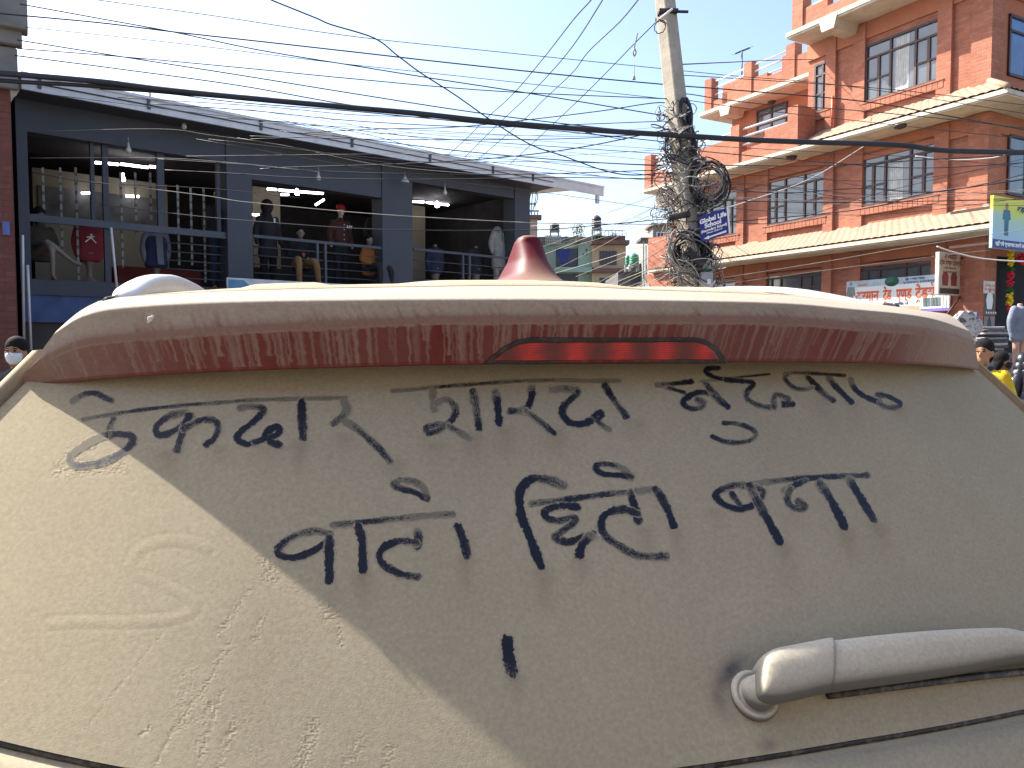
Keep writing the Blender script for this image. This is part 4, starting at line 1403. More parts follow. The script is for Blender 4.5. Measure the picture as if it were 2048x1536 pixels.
mb = MB(); pl2([(cx_ + a * s_, cz_ + b_ * s_) for a, b_ in ((-.05, .81), (.05, .81), (.08, .92), (.04, 1.0), (-.04, 1.0), (-.08, .92))])
mb.build('printed_figure', plain('print_skin', (0.40, 0.22, 0.14), .6), bd)
mb = MB(); pl2([(-1.45 + a, BH * .42 + b_) for a, b_ in ((-.16, 0), (.16, 0), (.17, .4), (.05, .46), (-.05, .46), (-.17, .4))]); pl2([(-1.9 + a, BH * .36 + b_) for a, b_ in ((-.16, 0), (.16, 0), (.17, .4), (.05, .46), (-.05, .46), (-.17, .4))])
mb.build('printed_coat', plain('print_coat', (0.08, 0.10, 0.10), .6), bd)
side_text(bd, -.85, BH * .74, BH * .17, 'अरमान ट्रेड', M_LETTER_BLUE, x=-.047, bold=.008)
side_text(bd, -.1, BH * .055, BH * .10, 'यहाँ सबै प्रकारका तयारी कपडा पाइन्छ', M_LETTER_WHITE, x=-.049, bold=.004)
for q_ in ((.02, .10, -BW, -BW + .05, 0, BH), (.02, .98, -.3, -.25, BH * .1, BH * .1 + .05), (.02, .98, -.3, -.25, BH * .8, BH * .8 + .05)):
    mb = MB(); mb.box(*q_); mb.build('bracket', M_WOOD, bd)

# near-black panel on the side face paints the unlit inside of the shop
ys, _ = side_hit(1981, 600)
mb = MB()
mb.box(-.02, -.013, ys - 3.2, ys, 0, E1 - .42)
mb.build('shop_dark_panel', plain('painted_dark_interior', (0.012, 0.010, 0.012), .9), bb)
# printed notices on the corner pillar
def poster(px, t_, b_, w, col, label, draw=None):
    y1, za = side_hit(px, t_); _, zb2 = side_hit(px, b_)
    o = empty('poster', label, 'poster', BF.world((-.11, y1, zb2)), BF.a)
    mb = MB(); mb.box(-.008, 0, -w, 0, 0, za - zb2); mb.build('sheet', plain('poster_' + label[:8], col, .6), o)
    return o, za - zb2
p1, h1 = poster(1957, 562, 587, .42, (0.62, 0.57, 0.55), 'pale paper notice with small red writing on the shop corner')
for i, tx in enumerate(('यहाँ जिन्स, टि-सर्ट', 'तथा तयारी कपडा')): side_text(p1, -.03, h1 * (.55 - .3 * i), .062, tx, M_LETTER_RED, x=-.010)
p2, h2 = poster(1958, 591, 631, .40, (0.10, 0.075, 0.07), 'dark poster of a man in a white shirt below the paper notice')
mb = MB(); mb.prism([(-.012, -.2 + a, .14 + b_) for a, b_ in ((-.09, 0), (.09, 0), (.13, .2), (.10, .32), (.03, .36), (-.03, .36), (-.10, .32), (-.13, .2))], (.003, 0, 0)); mb.build('printed_shirt', M_WHITE, p2)
mb = MB(); mb.prism([(-.012, -.2 + a, .50 + b_) for a, b_ in ((-.035, 0), (.035, 0), (.05, .07), (0, .12), (-.05, .07))], (.003, 0, 0)); mb.build('printed_head', plain('print_skin', (.4, .22, .14), .6), p2)
side_text(p2, -.05, .03, .09, '★★★★★', M_LETTER_WHITE, x=-.012)
p3, h3 = poster(1958, 633, 660, .38, (0.22, 0.20, 0.20), 'grey poster at the foot of the shop corner pillar')
mb = MB(); mb.prism([(-.012, -.19 + a, .05 + b_) for a, b_ in ((-.08, 0), (.08, 0), (.06, .16), (0, .26), (-.06, .16))], (.003, 0, 0)); mb.build('printed_figure', plain('print_dark', (.05, .04, .04), .6), p3)
# ================================================================ bodies: figures built as one continuous skin
M_SKIN = plain('brown_skin', (0.32, 0.16, 0.095), 0.6, var=.08)
M_HAIR = plain('black_hair', (0.010, 0.008, 0.008), 0.85, var=.2, spec=.2)
def cloth(name, col, rough=.85, **k): return plain(name, col, rough, var=.22, scale=7, bump=.3, bscale=25, **k)
def baked(mb, name, mat, parent, voxel=0.014, it=3):
    """fuse overlapping lumps into ONE skin"""
    o = mb.build(name, mat)
    r = o.modifiers.new('fuse', 'REMESH'); r.mode = 'VOXEL'; r.voxel_size = voxel; r.use_smooth_shade = True
    s_ = o.modifiers.new('soften', 'SMOOTH'); s_.factor = .5; s_.iterations = it
    dg = bpy.context.evaluated_depsgraph_get()
    me = bpy.data.meshes.new_from_object(o.evaluated_get(dg))
    bpy.data.objects.remove(o)
    me.name = name
    o = bpy.data.objects.new(name, me); COL.objects.link(o)
    if parent is not None: o.parent = parent
    return o
def limb(mb, pts, radii, n=10):
    """tapered limb with rounded ends"""
    P = [Vector(p) for p in pts]
    C = smooth_curve([tuple(p) for p in P], 4 * len(P)) if len(P) > 2 else np.array([tuple(P[0].lerp(P[1], i / 5)) for i in range(6)])
    rr_ = np.interp(np.linspace(0, 1, len(C)), np.linspace(0, 1, len(radii)), radii)
    mb.tube([tuple(c) for c in C], list(rr_), n)
    mb.ball(tuple(C[0]), rr_[0], rr_[0], rr_[0], 10, 6); mb.ball(tuple(C[-1]), rr_[-1], rr_[-1], rr_[-1], 10, 6)
def torso(mb, hip, neck, wsh=.19, whip=.155, wst=.135, dep=.62, n=16, extra=0.0):
    """chest and belly between hip centre and neck base (local frame: x across, y front to back)"""
    hip, neck = Vector(hip), Vector(neck)
    up = neck - hip; L = up.length
    rings = []
    for t, w_ in ((-.06, whip * .8), (.0, whip), (.2, whip * .97), (.42, wst), (.65, wst * 1.15), (.82, wsh * .92), (.92, wsh * .80), (1.0, .07)):
        c = hip + up * t
        w2 = w_ + extra
        rings.append([(c.x + w2 * math.cos(a), c.y + w2 * dep * math.sin(a), c.z) for a in np.linspace(0, 2 * math.pi, n, endpoint=False)])
    mb.rings(rings)
def head_shape(mb, c, s=1.0, face=(0, -1, 0)):
    """skull, jaw, nose, ears; face = facing direction"""
    f = Vector(face).normalized(); c = Vector(c); r = f.cross(Vector((0, 0, 1))).normalized()
    mb.ball(tuple(c + Vector((0, 0, .03 * s)) - f * .012 * s), .078 * s, .092 * s if abs(f.y) > .7 else .078 * s, .105 * s)
    mb.ball(tuple(c + Vector((0, 0, -.05 * s)) + f * .022 * s), .058 * s, .060 * s, .065 * s)
    mb.ball(tuple(c + Vector((0, 0, -.012 * s)) + f * .098 * s), .014 * s, .016 * s, .022 * s)
    for sg in (-1, 1): mb.ball(tuple(c + r * sg * .080 * s + Vector((0, 0, -.005 * s))), .014 * s, .020 * s, .032 * s)
    mb.tube([tuple(c + Vector((0, 0, -.06 * s)) - f * .01), tuple(c + Vector((0, 0, -.17 * s)) - f * .02)], .050 * s, 10)

# ================================================================ grey two-storey clothes shop, left
SF = Frame(-4.0, 16.0, math.atan2(0.65, 0.76))        # x along the shop front to the right, y into the shop
sh = empty('clothes_shop', 'dark grey clothes shop with open upper floor full of mannequins under a tin roof', 'building', SF.o, SF.a)
M_GREY = plain('slate_grey_paint', (0.078, 0.088, 0.108), 0.75, var=.12, scale=1.0, dirt=(.07, .075, .085, .5))
M_DARKSTEEL = plain('dark_steel', (0.085, 0.095, 0.115), 0.55, 0.2, var=.15)
M_TIN = plain('pale_tin', (0.74, 0.75, 0.76), 0.5, 0.0, var=.12, scale=2, dirt=(.45, .38, .32, .3))
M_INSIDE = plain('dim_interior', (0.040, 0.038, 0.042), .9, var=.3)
M_BEIGE = plain('beige_panel', (0.25, 0.225, 0.165), .8, var=.15, scale=.8)
def sx_(px, py=450, y=0.0): return SF.hit(px, py, y).x
def sz_(px, py, y=0.0): return SF.hit(px, py, y).z
xa, xb = sx_(40), sx_(1060)
FL = sz_(640, 586)                                   # upper floor level
ZE = (sz_(300, 236, -.5) + sz_(1000, 346, -.5)) / 2    # underside of the fascia
DEP = 6.0
# solid parts of the front
mb = MB()
def open_top(px, py): return sz_(px, py)
t1, t2, t3 = sz_(300, 300), sz_(700, 386), sz_(930, 380)
cols = [(sx_(38), sx_(60)), (sx_(455), sx_(505)), (sx_(765), sx_(825)), (sx_(1030), sx_(1060))]
for a, b_ in cols: mb.box(a, b_, 0, .45, FL - .25, ZE)
for (a, b_), t_ in (((cols[0][1], cols[1][0]), t1), ((cols[1][1], cols[2][0]), t2), ((cols[2][1], cols[3][0]), t3)):
    mb.box(a, b_, .03, .30, t_, ZE)
mb.box(xa, xb, -.02, DEP, FL - .25, FL)
mb.build('front_wall', M_GREY, sh)
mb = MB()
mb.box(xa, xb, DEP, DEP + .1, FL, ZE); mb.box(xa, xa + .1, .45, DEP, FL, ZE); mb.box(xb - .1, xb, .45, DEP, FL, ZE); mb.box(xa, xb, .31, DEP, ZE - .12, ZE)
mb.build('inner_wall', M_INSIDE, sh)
mb = MB(); mb.box(xa + .1, xb - .1, .02, DEP - .01, FL + .004, FL + .012); mb.build('upper_floor', plain('reddish_floor', (0.15, 0.05, 0.035), .6, var=.3), sh)
# ground storey
mb = MB(); mb.box(xa, xb, .1, DEP, 0, FL - .25); mb.build('ground_storey', plain('brown_shutter', (0.06, 0.045, 0.045), .7, var=.3, scale=1.5), sh)
mb = MB(); x1 = sx_(232, 600, .05); mb.box(xa, x1, .02, .098, sz_(120, 645, .05), sz_(120, 578, .05)); mb.build('blue_band', plain('blue_sheet', (0.05, 0.09, 0.22), .6, var=.3), sh)
# tin roof and fascia with its clips
xf0, xf1 = sx_(43, 190, -.5), sx_(1206, 370, -.5)
zf = ZE + .24
mb = MB(); mb.prism([(xf0, -.5, zf - .02), (xf0, DEP, zf + .55), (xf0, DEP, zf + .58), (xf0, -.5, zf + .01)], (xf1 - xf0, 0, 0))
roof = mb.build('roof', M_TIN, sh)
mb = MB(); mb.box(xf0, xf1, -.53, -.50, zf - .25, zf); mb.box(xf0, xf1, -.56, -.53, zf - .03, zf + .015)
mb.build('fascia', M_TIN, roof)
mb = MB(); mb.box(xf0, xb + .35, -.495, .029, ZE - .02, ZE + .01); mb.box(xb, xb + .35, .0, DEP, ZE - .02, ZE + .01); mb.build('soffit', M_GREY, roof)
for px, py in ((80, 192), (298, 222), (522, 256), (704, 287), (860, 314), (986, 333), (1066, 344)):
    x = sx_(px, py, -.54)
    mb = MB(); mb.box(x - .025, x + .025, -.56, -.531, zf - .20, zf - .03); mb.box(x - .03, x + .03, -.565, -.50, zf - .05, zf - .03)
    mb.build('clip', M_DARKSTEEL, roof)
# dark bottom trim of the fascia with thin wire
mb = MB(); mb.tube([(xf0, -.54, zf - .13), (xb + .3, -.54, zf - .13)], .012, 5); mb.build('fascia_wire', M_DARKSTEEL, roof)
mb = MB(); x = sx_(1195, 378, -.5); mb.box(x - .05, x + .05, -.53, -.46, zf - .46, zf - .251); mb.build('gutter_outlet', M_TIN, roof)
# loose things lying on the roof
for i, (px0, px1, h, lab) in enumerate(((186, 236, .20, 'dark low heap lying on the tin roof, the larger one with a knob'), (276, 312, .12, 'small dark heap of pipe pieces lying on the tin roof'))):
    a, b_ = sx_(px0, 200, 0), sx_(px1, 200, 0)
    zr = zf + .04
    mb = MB(); m_ = (a + b_) / 2
    mb.rings([[(m_ + (b_ - a) / 2 * k * math.cos(t), .1 + .25 * k * math.sin(t), zr + z) for t in np.linspace(0, 2 * math.pi, 14, endpoint=False)] for k, z in ((1, -.05), (1, h * .35), (.65, h * .7), (.25, h * .8), (.12, h * .82), (.12, h * 1.05))])
    if i: mb.tube([(a - .1, .0, zr + .12), (b_ + .05, .0, zr + .10)], .03, 6); mb.tube([(b_ - .1, 0, zr), (b_ - .1, 0, zr + .2)], .015, 5)
    o = mb.build('roof_heap', plain('dark_heap', (0.045, 0.045, 0.06), .8), None)
    o.location = SF.o; o.rotation_euler = (0, 0, SF.a); tag(o, lab, 'heap')
# openings: rails, mullions, glazing bars
def bar(mb, p, q, r=.02): mb.tube([p, q], r, 6)
def rail_panel(px0, px1, y, ztop, n, posts, name='railing'):
    x0, x1 = sx_(px0, 500, y), sx_(px1, 500, y)
    mb = MB()
    mb.box(x0, x1, y - .03, y + .03, ztop - .055, ztop)
    for i in range(n):
        z = ztop - .06 - (ztop - .06 - FL) * (i + 1) / (n + 1)
        bar(mb, (x0, y, z), (x1, y, z), .012)
    for px in posts:
        x = sx_(px, 500, y); mb.box(x - .025, x + .025, y - .035, y + .035, FL, ztop - .001)
    return mb.build(name, M_DARKSTEEL, sh)
rail_panel(506, 764, .06, sz_(640, 482, .06), 5, (634, 650))
rail_panel(826, 1030, .06, sz_(930, 506, .06), 4, (925, 938))
zt1 = sz_(280, 449, .1)
mb = MB(); mb.box(cols[0][1], cols[1][0], .06, .12, zt1 - .12, zt1); mb.build('transom', M_DARKSTEEL, sh)
mb = MB()
for i in range(5):
    z = zt1 - .12 - (zt1 - .12 - FL) * (i + 1) / 6
    bar(mb, (sx_(330, 500, .1), .1, z), (cols[1][0], .1, z), .012)
mb.build('railing', M_DARKSTEEL, sh)
for px, w_ in ((212, .09), (186, .06), (322, .12), (437, .07)):
    x = sx_(px, 400, .15); mb = MB(); mb.box(x - w_ / 2, x + w_ / 2, .13, .22, FL if px == 212 else zt1, t1); mb.build('mullion', M_GREY, sh)
mb = MB(); mb.tube([SF.loc(at(222, 455, 13.2)), SF.loc(at(236, 600, 13.2))], .022, 6); mb.build('pale_strut', M_WHITE, sh)
for pa, pb in (((45, 470), (48, 700)), ((55, 530), (62, 700))):
    mb = MB(); mb.tube([SF.loc(at(*pa, 11.5)), SF.loc(at(*pb, 11.5))], .02, 6); mb.build('pale_strut', M_WHITE, sh)
# things inside: beige partition, crimson rugs and boxes, tube lights
mb = MB(); mb.box(sx_(66, 400, 3.4), sx_(335, 400, 3.4), 3.4, 3.5, FL, sz_(200, 352, 3.4)); mb.build('partition', M_BEIGE, sh)
mb = MB(); mb.box(sx_(76, 400, 3.38), sx_(320, 400, 3.38), 3.36, 3.398, sz_(200, 452, 3.4), sz_(200, 385, 3.4)); mb.build('partition_print', plain('dim_print', (0.10, .10, .105), .7, var=.5, scale=2.5), sh)
mb = MB(); mb.box(sx_(505, 400, 3.4), sx_(560, 400, 3.4), 3.4, 3.5, FL + .8, sz_(530, 375, 3.4)); mb.build('partition', M_BEIGE, sh)
mb = MB(); mb.box(sx_(822, 400, 3.4), sx_(850, 400, 3.4), 3.4, 3.5, FL, sz_(835, 385, 3.4)); mb.build('partition', M_BEIGE, sh)
mb = MB(); mb.box(sx_(235, 500, 1.5), sx_(400, 500, 1.5), 1.5, 2.0, FL + .02, FL + .45); mb.build('display_step', plain('red_step', (0.22, 0.035, 0.025), .8, var=.3), sh)
M_TUBE = emit('tube_light', (1.0, 0.97, 1.0), 5.0)
def tube_light(pa, pb, y, r=.03):
    a, b_ = SF.hit(*pa, y), SF.hit(*pb, y)
    mb = MB(); mb.tube([a, b_], r, 8)
    o = mb.build('tube_light', M_TUBE, None); o.location = SF.o; o.rotation_euler = (0, 0, SF.a)
    return o
lamps = [((190, 325), (206, 326), 2.5, 'first short piece of the lit tube row behind the left window'), ((217, 327), (237, 329), 2.5, 'second piece of the lit tube row behind the left window'),
         ((241, 328), (296, 335), 2.5, 'long middle piece of the lit tube row behind the left window'), ((299, 333), (312, 334), 2.5, 'last short piece of the lit tube row behind the left window'),
         ((163, 386), (180, 386), 3.2, 'small lit tube beside the seated figure behind the left window'), ((252, 392), (278, 393), 3.2, 'lit tube above the blue waistcoat behind the left window'),
         ((535, 378), (553, 379), 2.5, 'first piece of the lit tube row in the middle bay'), ((558, 380), (646, 387), 2.5, 'long lit tube row across the middle bay'),
         ((562, 389), (577, 389), 2.0, 'short lit tube just under the long row in the middle bay'), ((631, 410), (648, 399), 3.0, 'tilted lit tube in the middle bay'),
         ((504, 429), (518, 430), 3.0, 'small lit tube at the edge of the middle bay'), ((826, 403), (848, 404), 2.5, 'first lit tube in the right bay'), ((853, 405), (897, 410), 2.5, 'second lit tube in the right bay')]
for a, b_, y, lab in lamps: tag(tube_light(a, b_, y, .026), lab, 'tube light', 'tube lights in the shop')
M_BULB = emit('bulb', (1.0, 0.96, 0.98), 14.0)
for px, py, r, lab in ((594, 386, .055, 'bright round bulb under the tube row in the middle bay'), (874, 411, .055, 'bright round bulb among the tubes of the right bay'), (246, 358, .045, 'round bulb behind the left window')):
    p = SF.world(SF.hit(px, py, 2.0))
    mb = MB(); mb.lathe([(.02, .11), (.02, .05), (r, .0), (r * .9, -r * .7), (.01, -r)], (0, 0, 0), 14)
    o = mb.build('light_bulb', M_BULB, None); o.location = p; tag(o, lab, 'light bulb', 'bulbs in the shop')
# unlit bulbs hanging from the eave
M_BULBW = plain('milky_bulb', (0.55, 0.54, 0.48), .3)
for px, py, lab in ((637, 355, 'unlit hanging bulb above the middle bay'), (810, 362, 'unlit hanging bulb with a conical shade above the second pillar'), (890, 385, 'unlit hanging bulb above the right bay'), (368, 252, 'small white lamp high on the wall above the left window'), (257, 300, 'pale rag-like lamp above the tube lights of the left window')):
    p = SF.world(SF.hit(px, py, -.25))
    mb = MB(); r = .05
    if px == 810: mb.lathe([(.015, .12), (.03, .08), (.095, -.02), (.09, -.03)], (0, 0, 0), 14)
    else: mb.lathe([(.015, .13), (.022, .06), (.05, .0), (.045, -.04), (.01, -.065)], (0, 0, 0), 14)
    mb.tube([(0, 0, .12), (0, 0, .22)], .004, 5)
    o = mb.build('hanging_bulb', M_BULBW, None); o.location = p; tag(o, lab, 'bulb', 'unlit bulbs under the shop eave')
# hanging strips of beads
m, nt, b = nodes('bead_strip'); v = coords(nt); sp = mk(nt, 'SeparateXYZ'); nt.links.new(v, sp.inputs[0])
f = math_(nt, 'SINE', math_(nt, 'MULTIPLY', sp.outputs[2], 40))
f = math_(nt, 'ADD', f, math_(nt, 'MULTIPLY_ADD', noise_(nt, 9, 3, .6, v), 2.0, -1.0))
nt.links.new(ramp(nt, f, [(.3, (.24, .225, .175)), (.62, (.06, .06, .055))]).outputs[0], b.inputs['Base Color'])
names = ['behind the seated figure', 'left of the red jacket', 'close beside the red jacket', 'above the red jacket', 'just right of the steel post', 'left of the blue waistcoat', 'above the blue waistcoat', 'right of the blue waistcoat', 'left of the dark jacket', 'beside the dark jacket mannequin']
for (px, y0_, y1_), nm in zip(((85, 335, 420), (120, 335, 500), (151, 335, 560), (181, 340, 430), (241, 345, 535), (270, 345, 470), (300, 345, 440), (355, 370, 530), (381, 375, 530), (407, 375, 565)), names):
    a, c = SF.hit(px, y0_, .45), SF.hit(px + 2, y1_, .45)
    mb = MB(); mb.box(-.019, .019, -.012, .012, c.z - a.z, 0)
    o = mb.build('bead_strip', m, None); o.location = SF.world(a); o.rotation_euler = (0, 0, SF.a)
    tag(o, 'pale hanging strip of beads in the left shop window, ' + nm, 'strip', 'hanging strips in the left window')

# ---------------------------------------------------------------- mannequins
M_PLASTIC = plain('mannequin_plastic', (0.22, 0.175, 0.14), .5, var=.06)
M_GOLD = plain('gold_head', (0.38, 0.27, 0.10), .4, .3)
def mannequin(px, py_neck, y, label, kind='stand', top=None, legs=None, head='none', s=1.0, turn=0.0, long=.0, hood=False, bare=M_PLASTIC):
    """py_neck: pixel of the base of the neck; all parts hang off an Empty under it"""
    p = SF.hit(px, py_neck, y)
    zn = p.z - FL - .012
    w0 = SF.world((p.x, y, FL + .012))
    e = empty('mannequin', label, 'mannequin', w0, SF.a + turn, 'mannequins on the upper floor of the shop')
    hipz = zn - .50 * s
    neck, hip = (0, 0, zn), (0, 0, hipz)
    body = MB(); torso(body, hip, neck, .19 * s, .16 * s, .13 * s)
    body.tube([(0, 0, zn - .03), (0, -.01, zn + .10 * s)], .048 * s, 10)
    if head != 'none': head_shape(body, (0, -.02, zn + .19 * s), s)
    arms = []
    if kind == 'stand':
        arms = [[(sg * .17 * s, 0, zn - .07 * s), (sg * .25 * s, .03, zn - .32 * s), (sg * .26 * s, -.05, zn - .58 * s)] for sg in (-1, 1)]
        lg = [[(sg * .085 * s, 0, hipz), (sg * .10 * s, -.01, hipz * .52), (sg * .11 * s, .02, .06), (sg * .12 * s, -.10, .04)] for sg in (-1, 1)]
    elif kind == 'sit':
        arms = [[(sg * .17 * s, 0, zn - .07 * s), (sg * .25 * s, -.02, zn - .30 * s), (sg * .10 * s, -.28 * s, zn - .40 * s)] for sg in (-1, 1)]
        lg = [[(-.09 * s, 0, hipz), (-.13 * s, -.42 * s, hipz + .05), (-.12 * s, -.46 * s, hipz - .42 * s), (-.12 * s, -.58 * s, hipz - .46 * s)],
              [(.09 * s, 0, hipz), (.22 * s, -.44 * s, hipz + .02), (.30 * s, -.40 * s, hipz - .40 * s), (.34 * s, -.52 * s, hipz - .45 * s)]]
    elif kind == 'cross':
        arms = [[(sg * .16 * s, 0, zn - .07 * s), (sg * .23 * s, -.03, zn - .30 * s), (.02 * s, -.27 * s, zn - .36 * s)] for sg in (-1, 1)]
        lg = [[(-.08 * s, 0, hipz), (.02 * s, -.42 * s, hipz + .08), (.04 * s, -.44 * s, hipz - .42 * s), (.03 * s, -.56 * s, hipz - .46 * s)],
              [(.08 * s, 0, hipz), (-.02 * s, -.40 * s, hipz + .16), (.34 * s, -.46 * s, hipz - .12 * s), (.46 * s, -.50 * s, hipz - .18 * s)]]
    else: lg = []
    for a in arms: limb(body, a, [.045 * s, .036 * s, .026 * s]); body.ball(a[-1], .035 * s, .03 * s, .05 * s)
    for a in lg: limb(body, a, [.085 * s, .058 * s, .036 * s, .035 * s])
    baked(body, 'body', bare, e, .016)
    if kind == 'bust':
        st = MB(); st.lathe([(.16, 0), (.15, .03), (.05, .10), (.05, hipz * .55), (.11, hipz * .8), (.13, hipz + .02)], (0, 0, 0), 18); st.build('stand', bare, e)
    if top is not None:
        g = MB(); torso(g, (0, 0, hipz - .10 - long), neck, .205 * s, .185 * s + long * .08, .165 * s, .66, extra=.012)
        if kind == 'bust': arms2 = [[(sg * .17 * s, 0, zn - .07 * s), (sg * .22 * s, .02, zn - .30 * s), (sg * .19 * s, .0, zn - .54 * s)] for sg in (-1, 1)]
        else: arms2 = arms
        for a in arms2: limb(g, [a[0], a[1], tuple(Vector(a[1]).lerp(Vector(a[2]), .92))], [.075 * s, .062 * s, .048 * s])
        g.tube([(0, .01, zn - .05), (0, .01, zn + .05)], [.10 * s, .075 * s], 12)
        if hood: g.ball((0, .06, zn + .02), .12, .10, .11)
        baked(g, 'garment', top, e, .016)
    if legs is not None:
        g = MB()
        for a in lg: limb(g, [a[0], a[1], tuple(Vector(a[1]).lerp(Vector(a[2]), .93))], [.115 * s, .08 * s, .062 * s])
        torso(g, (0, 0, hipz - .05), (0, 0, hipz + .20), .165 * s, .165 * s, .15 * s)
        baked(g, 'trousers', legs, e, .016)
    return e, zn
GD = {k: cloth('fabric_' + k, c) for k, c in dict(charcoal=(.025, .024, .028), red=(.24, .028, .034), navy=(.02, .03, .075), greyblue=(.16, .17, .20), olive=(.045, .040, .026), black=(.012, .012, .014),
      maroon=(.075, .022, .016), orange=(.34, .12, .02), beige=(.36, .33, .30), tan=(.26, .15, .06), denim=(.025, .035, .07), darkbrown=(.035, .022, .018)).items()}
mn = {}
mn['sit'], z_ = mannequin(80, 452, .5, 'seated mannequin in a dark blouse with pale crossed legs', 'cross', GD['olive'], None, 'face', .95, turn=.15)
hair = MB(); hair.ball((0, .01, z_ + .24), .095, .11, .10); hair.ball((0, .05, z_ + .12), .085, .06, .14); baked(hair, 'hair', M_HAIR, mn['sit'])
mn['red'], z_ = mannequin(177, 452, .55, 'headless mannequin bust in a red jacket with a small white emblem', 'bust', GD['red'])
mb = MB()
def jp(pts): mb.prism([(x, -.172, z_ - .24 + z) for x, z in pts], (0, .012, 0))
jp([(-.02, .07), (.01, .085), (.03, .06), (.005, .045)]); jp([(-.07, .03), (.06, .05), (.06, .035), (-.06, .01)]); jp([(-.02, .045), (.02, .045), (.03, 0), (-.03, -.005)])
jp([(-.03, 0), (-.01, .0), (-.08, -.07), (-.10, -.06)]); jp([(.01, .0), (.03, .0), (.09, -.065), (.07, -.075)])
mb.build('emblem', M_WHITE, mn['red'])
mn['vest'], z_ = mannequin(311, 466, .6, 'headless mannequin bust in a navy waistcoat over a grey sweatshirt', 'bust', GD['greyblue'])
g = MB(); torso(g, (.0, 0, z_ - .62), (0, 0, z_ - .02), .215, .20, .18, .68, extra=.012)
v_ = baked(g, 'waistcoat', GD['navy'], mn['vest'], .016)
g = MB(); g.prism([(-.05, -.185, z_ - .08), (.07, -.185, z_ - .08), (.09, -.185, z_ - .60), (-.02, -.185, z_ - .60)], (0, .05, 0)); g.build('shirt_front', GD['greyblue'], mn['vest'])
mn['dark1'], z_ = mannequin(436, 412, .5, 'standing mannequin with gold head in a dark jacket and denim', 'stand', GD['darkbrown'], GD['denim'], 'face', 1.0, bare=M_GOLD)
mb = MB(); mb.box(-.035, .0, -.16, -.15, z_ - .24, z_ - .17); mb.build('price_tag', M_WHITE, mn['dark1'])
mn['hood'], z_ = mannequin(535, 432, .9, 'tall mannequin in a dark hooded coat with a price tag', 'stand', GD['charcoal'], GD['black'], 'face', 1.0, long=.25, hood=True, bare=GD['black'])
hd = MB(); hd.ball((0, .02, z_ + .20), .135, .14, .16); baked(hd, 'hood', GD['charcoal'], mn['hood'])
mb = MB(); mb.box(.06, .10, -.17, -.16, z_ - .16, z_ - .06); mb.build('price_tag', M_WHITE, mn['hood'])
mn['tan'], z_ = mannequin(601, 484, .35, 'seated mannequin in a black top and tan trousers behind the railing', 'sit', GD['black'], GD['tan'], 'face', .95, turn=-.25)
hair = MB(); hair.ball((0, .015, z_ + .235), .092, .105, .095); baked(hair, 'hair', M_HAIR, mn['tan'])
mb = MB(); mb.ball((.03, -.15, z_ - .28), .035, .02, .05); mb.build('pink_print', plain('pink_print', (.45, .09, .11), .7), mn['tan'])
mn['cap'], z_ = mannequin(681, 440, .8, 'standing mannequin in a red cap and maroon jacket with pale buttons', 'stand', GD['maroon'], GD['black'], 'face', 1.0, bare=plain('pale_mannequin', (.52, .47, .40), .5))
mb = MB(); mb.lathe([(.094, 0), (.098, .05), (.085, .10), (.04, .125), (.0, .128)], (0, -.01, z_ + .22), 18); mb.prism([(-.07, -.08, z_ + .225), (.07, -.08, z_ + .225), (.05, -.17, z_ + .215), (-.05, -.17, z_ + .215)], (0, 0, .012))
mb.build('cap', plain('red_cap', (.50, .015, .03), .7), mn['cap'])
mb = MB()
for i in range(4): mb.ball((0, -.165, z_ - .12 - .11 * i), .013, .008, .013, 8, 6)
mb.build('buttons', M_WHITE, mn['cap'])
text_mesh('lettering', 'NY', .10, M_WHITE, mn['cap'], fmat(Vector((.06, -.170, z_ - .20)), (1, 0, 0)), bold=.003)
mn['gold'], z_ = mannequin(752, 436, 1.0, 'standing mannequin with gold head half hidden by the second pillar', 'stand', GD['olive'], GD['denim'], 'face', 1.0, bare=M_GOLD)
mn['orange'], z_ = mannequin(738, 497, .35, 'seated mannequin in an orange sweater beside the second pillar', 'sit', GD['orange'], GD['charcoal'], 'face', .95, turn=.3)
hair = MB(); hair.ball((0, .015, z_ + .235), .092, .105, .095); baked(hair, 'hair', M_HAIR, mn['orange'])
mn['hoodie'], z_ = mannequin(998, 462, .5, 'mannequin in a long pale beige hoodie in the right bay', 'stand', GD['beige'], GD['beige'], 'none', 1.0, long=.35, hood=True)
mb = MB(); mb.tube([(-.04, -.175, z_ - .06), (-.05, -.185, z_ - .30)], .008, 5); mb.tube([(.03, -.175, z_ - .06), (.04, -.185, z_ - .34)], .008, 5); mb.build('drawstring', GD['black'], mn['hoodie'])
mn['jeans1'], z_ = mannequin(870, 497, .9, 'mannequin bust in dark denim at the left of the right bay', 'bust', GD['denim'])
mn['jeans2'], z_ = mannequin(952, 500, .9, 'mannequin bust in charcoal wool beside the beige hoodie', 'bust', GD['charcoal'])
# pale blue and white board leaning behind the car roof
pA, pB = SF.hit(453, 555, -1.2), SF.hit(640, 578, -1.2)
bo = empty('banner_board', 'pale blue and white sign board standing below the shop floor', 'sign', SF.world((pA.x, -1.2, 0)), SF.a)
mb = MB(); mb.box(0, 3.4, -.02, .02, pA.z - 1.0, pA.z); mb.build('board', plain('white_board', (.62, .66, .70), .5), bo)
mb = MB(); mb.prism([(.02, -.024, pA.z - .95), (.35, -.024, pA.z - .95), (.85, -.024, pA.z - .55), (.30, -.024, pA.z - .03), (.02, -.024, pA.z - .03)], (0, .003, 0)); mb.build('blue_print', plain('sky_blue_print', (.10, .28, .48), .5), bo)
mb = MB()
for x in (.4, 3.0): mb.box(x - .03, x + .03, .02, .06, 0, pA.z - .05)
mb.build('legs', M_DARKSTEEL, bo)
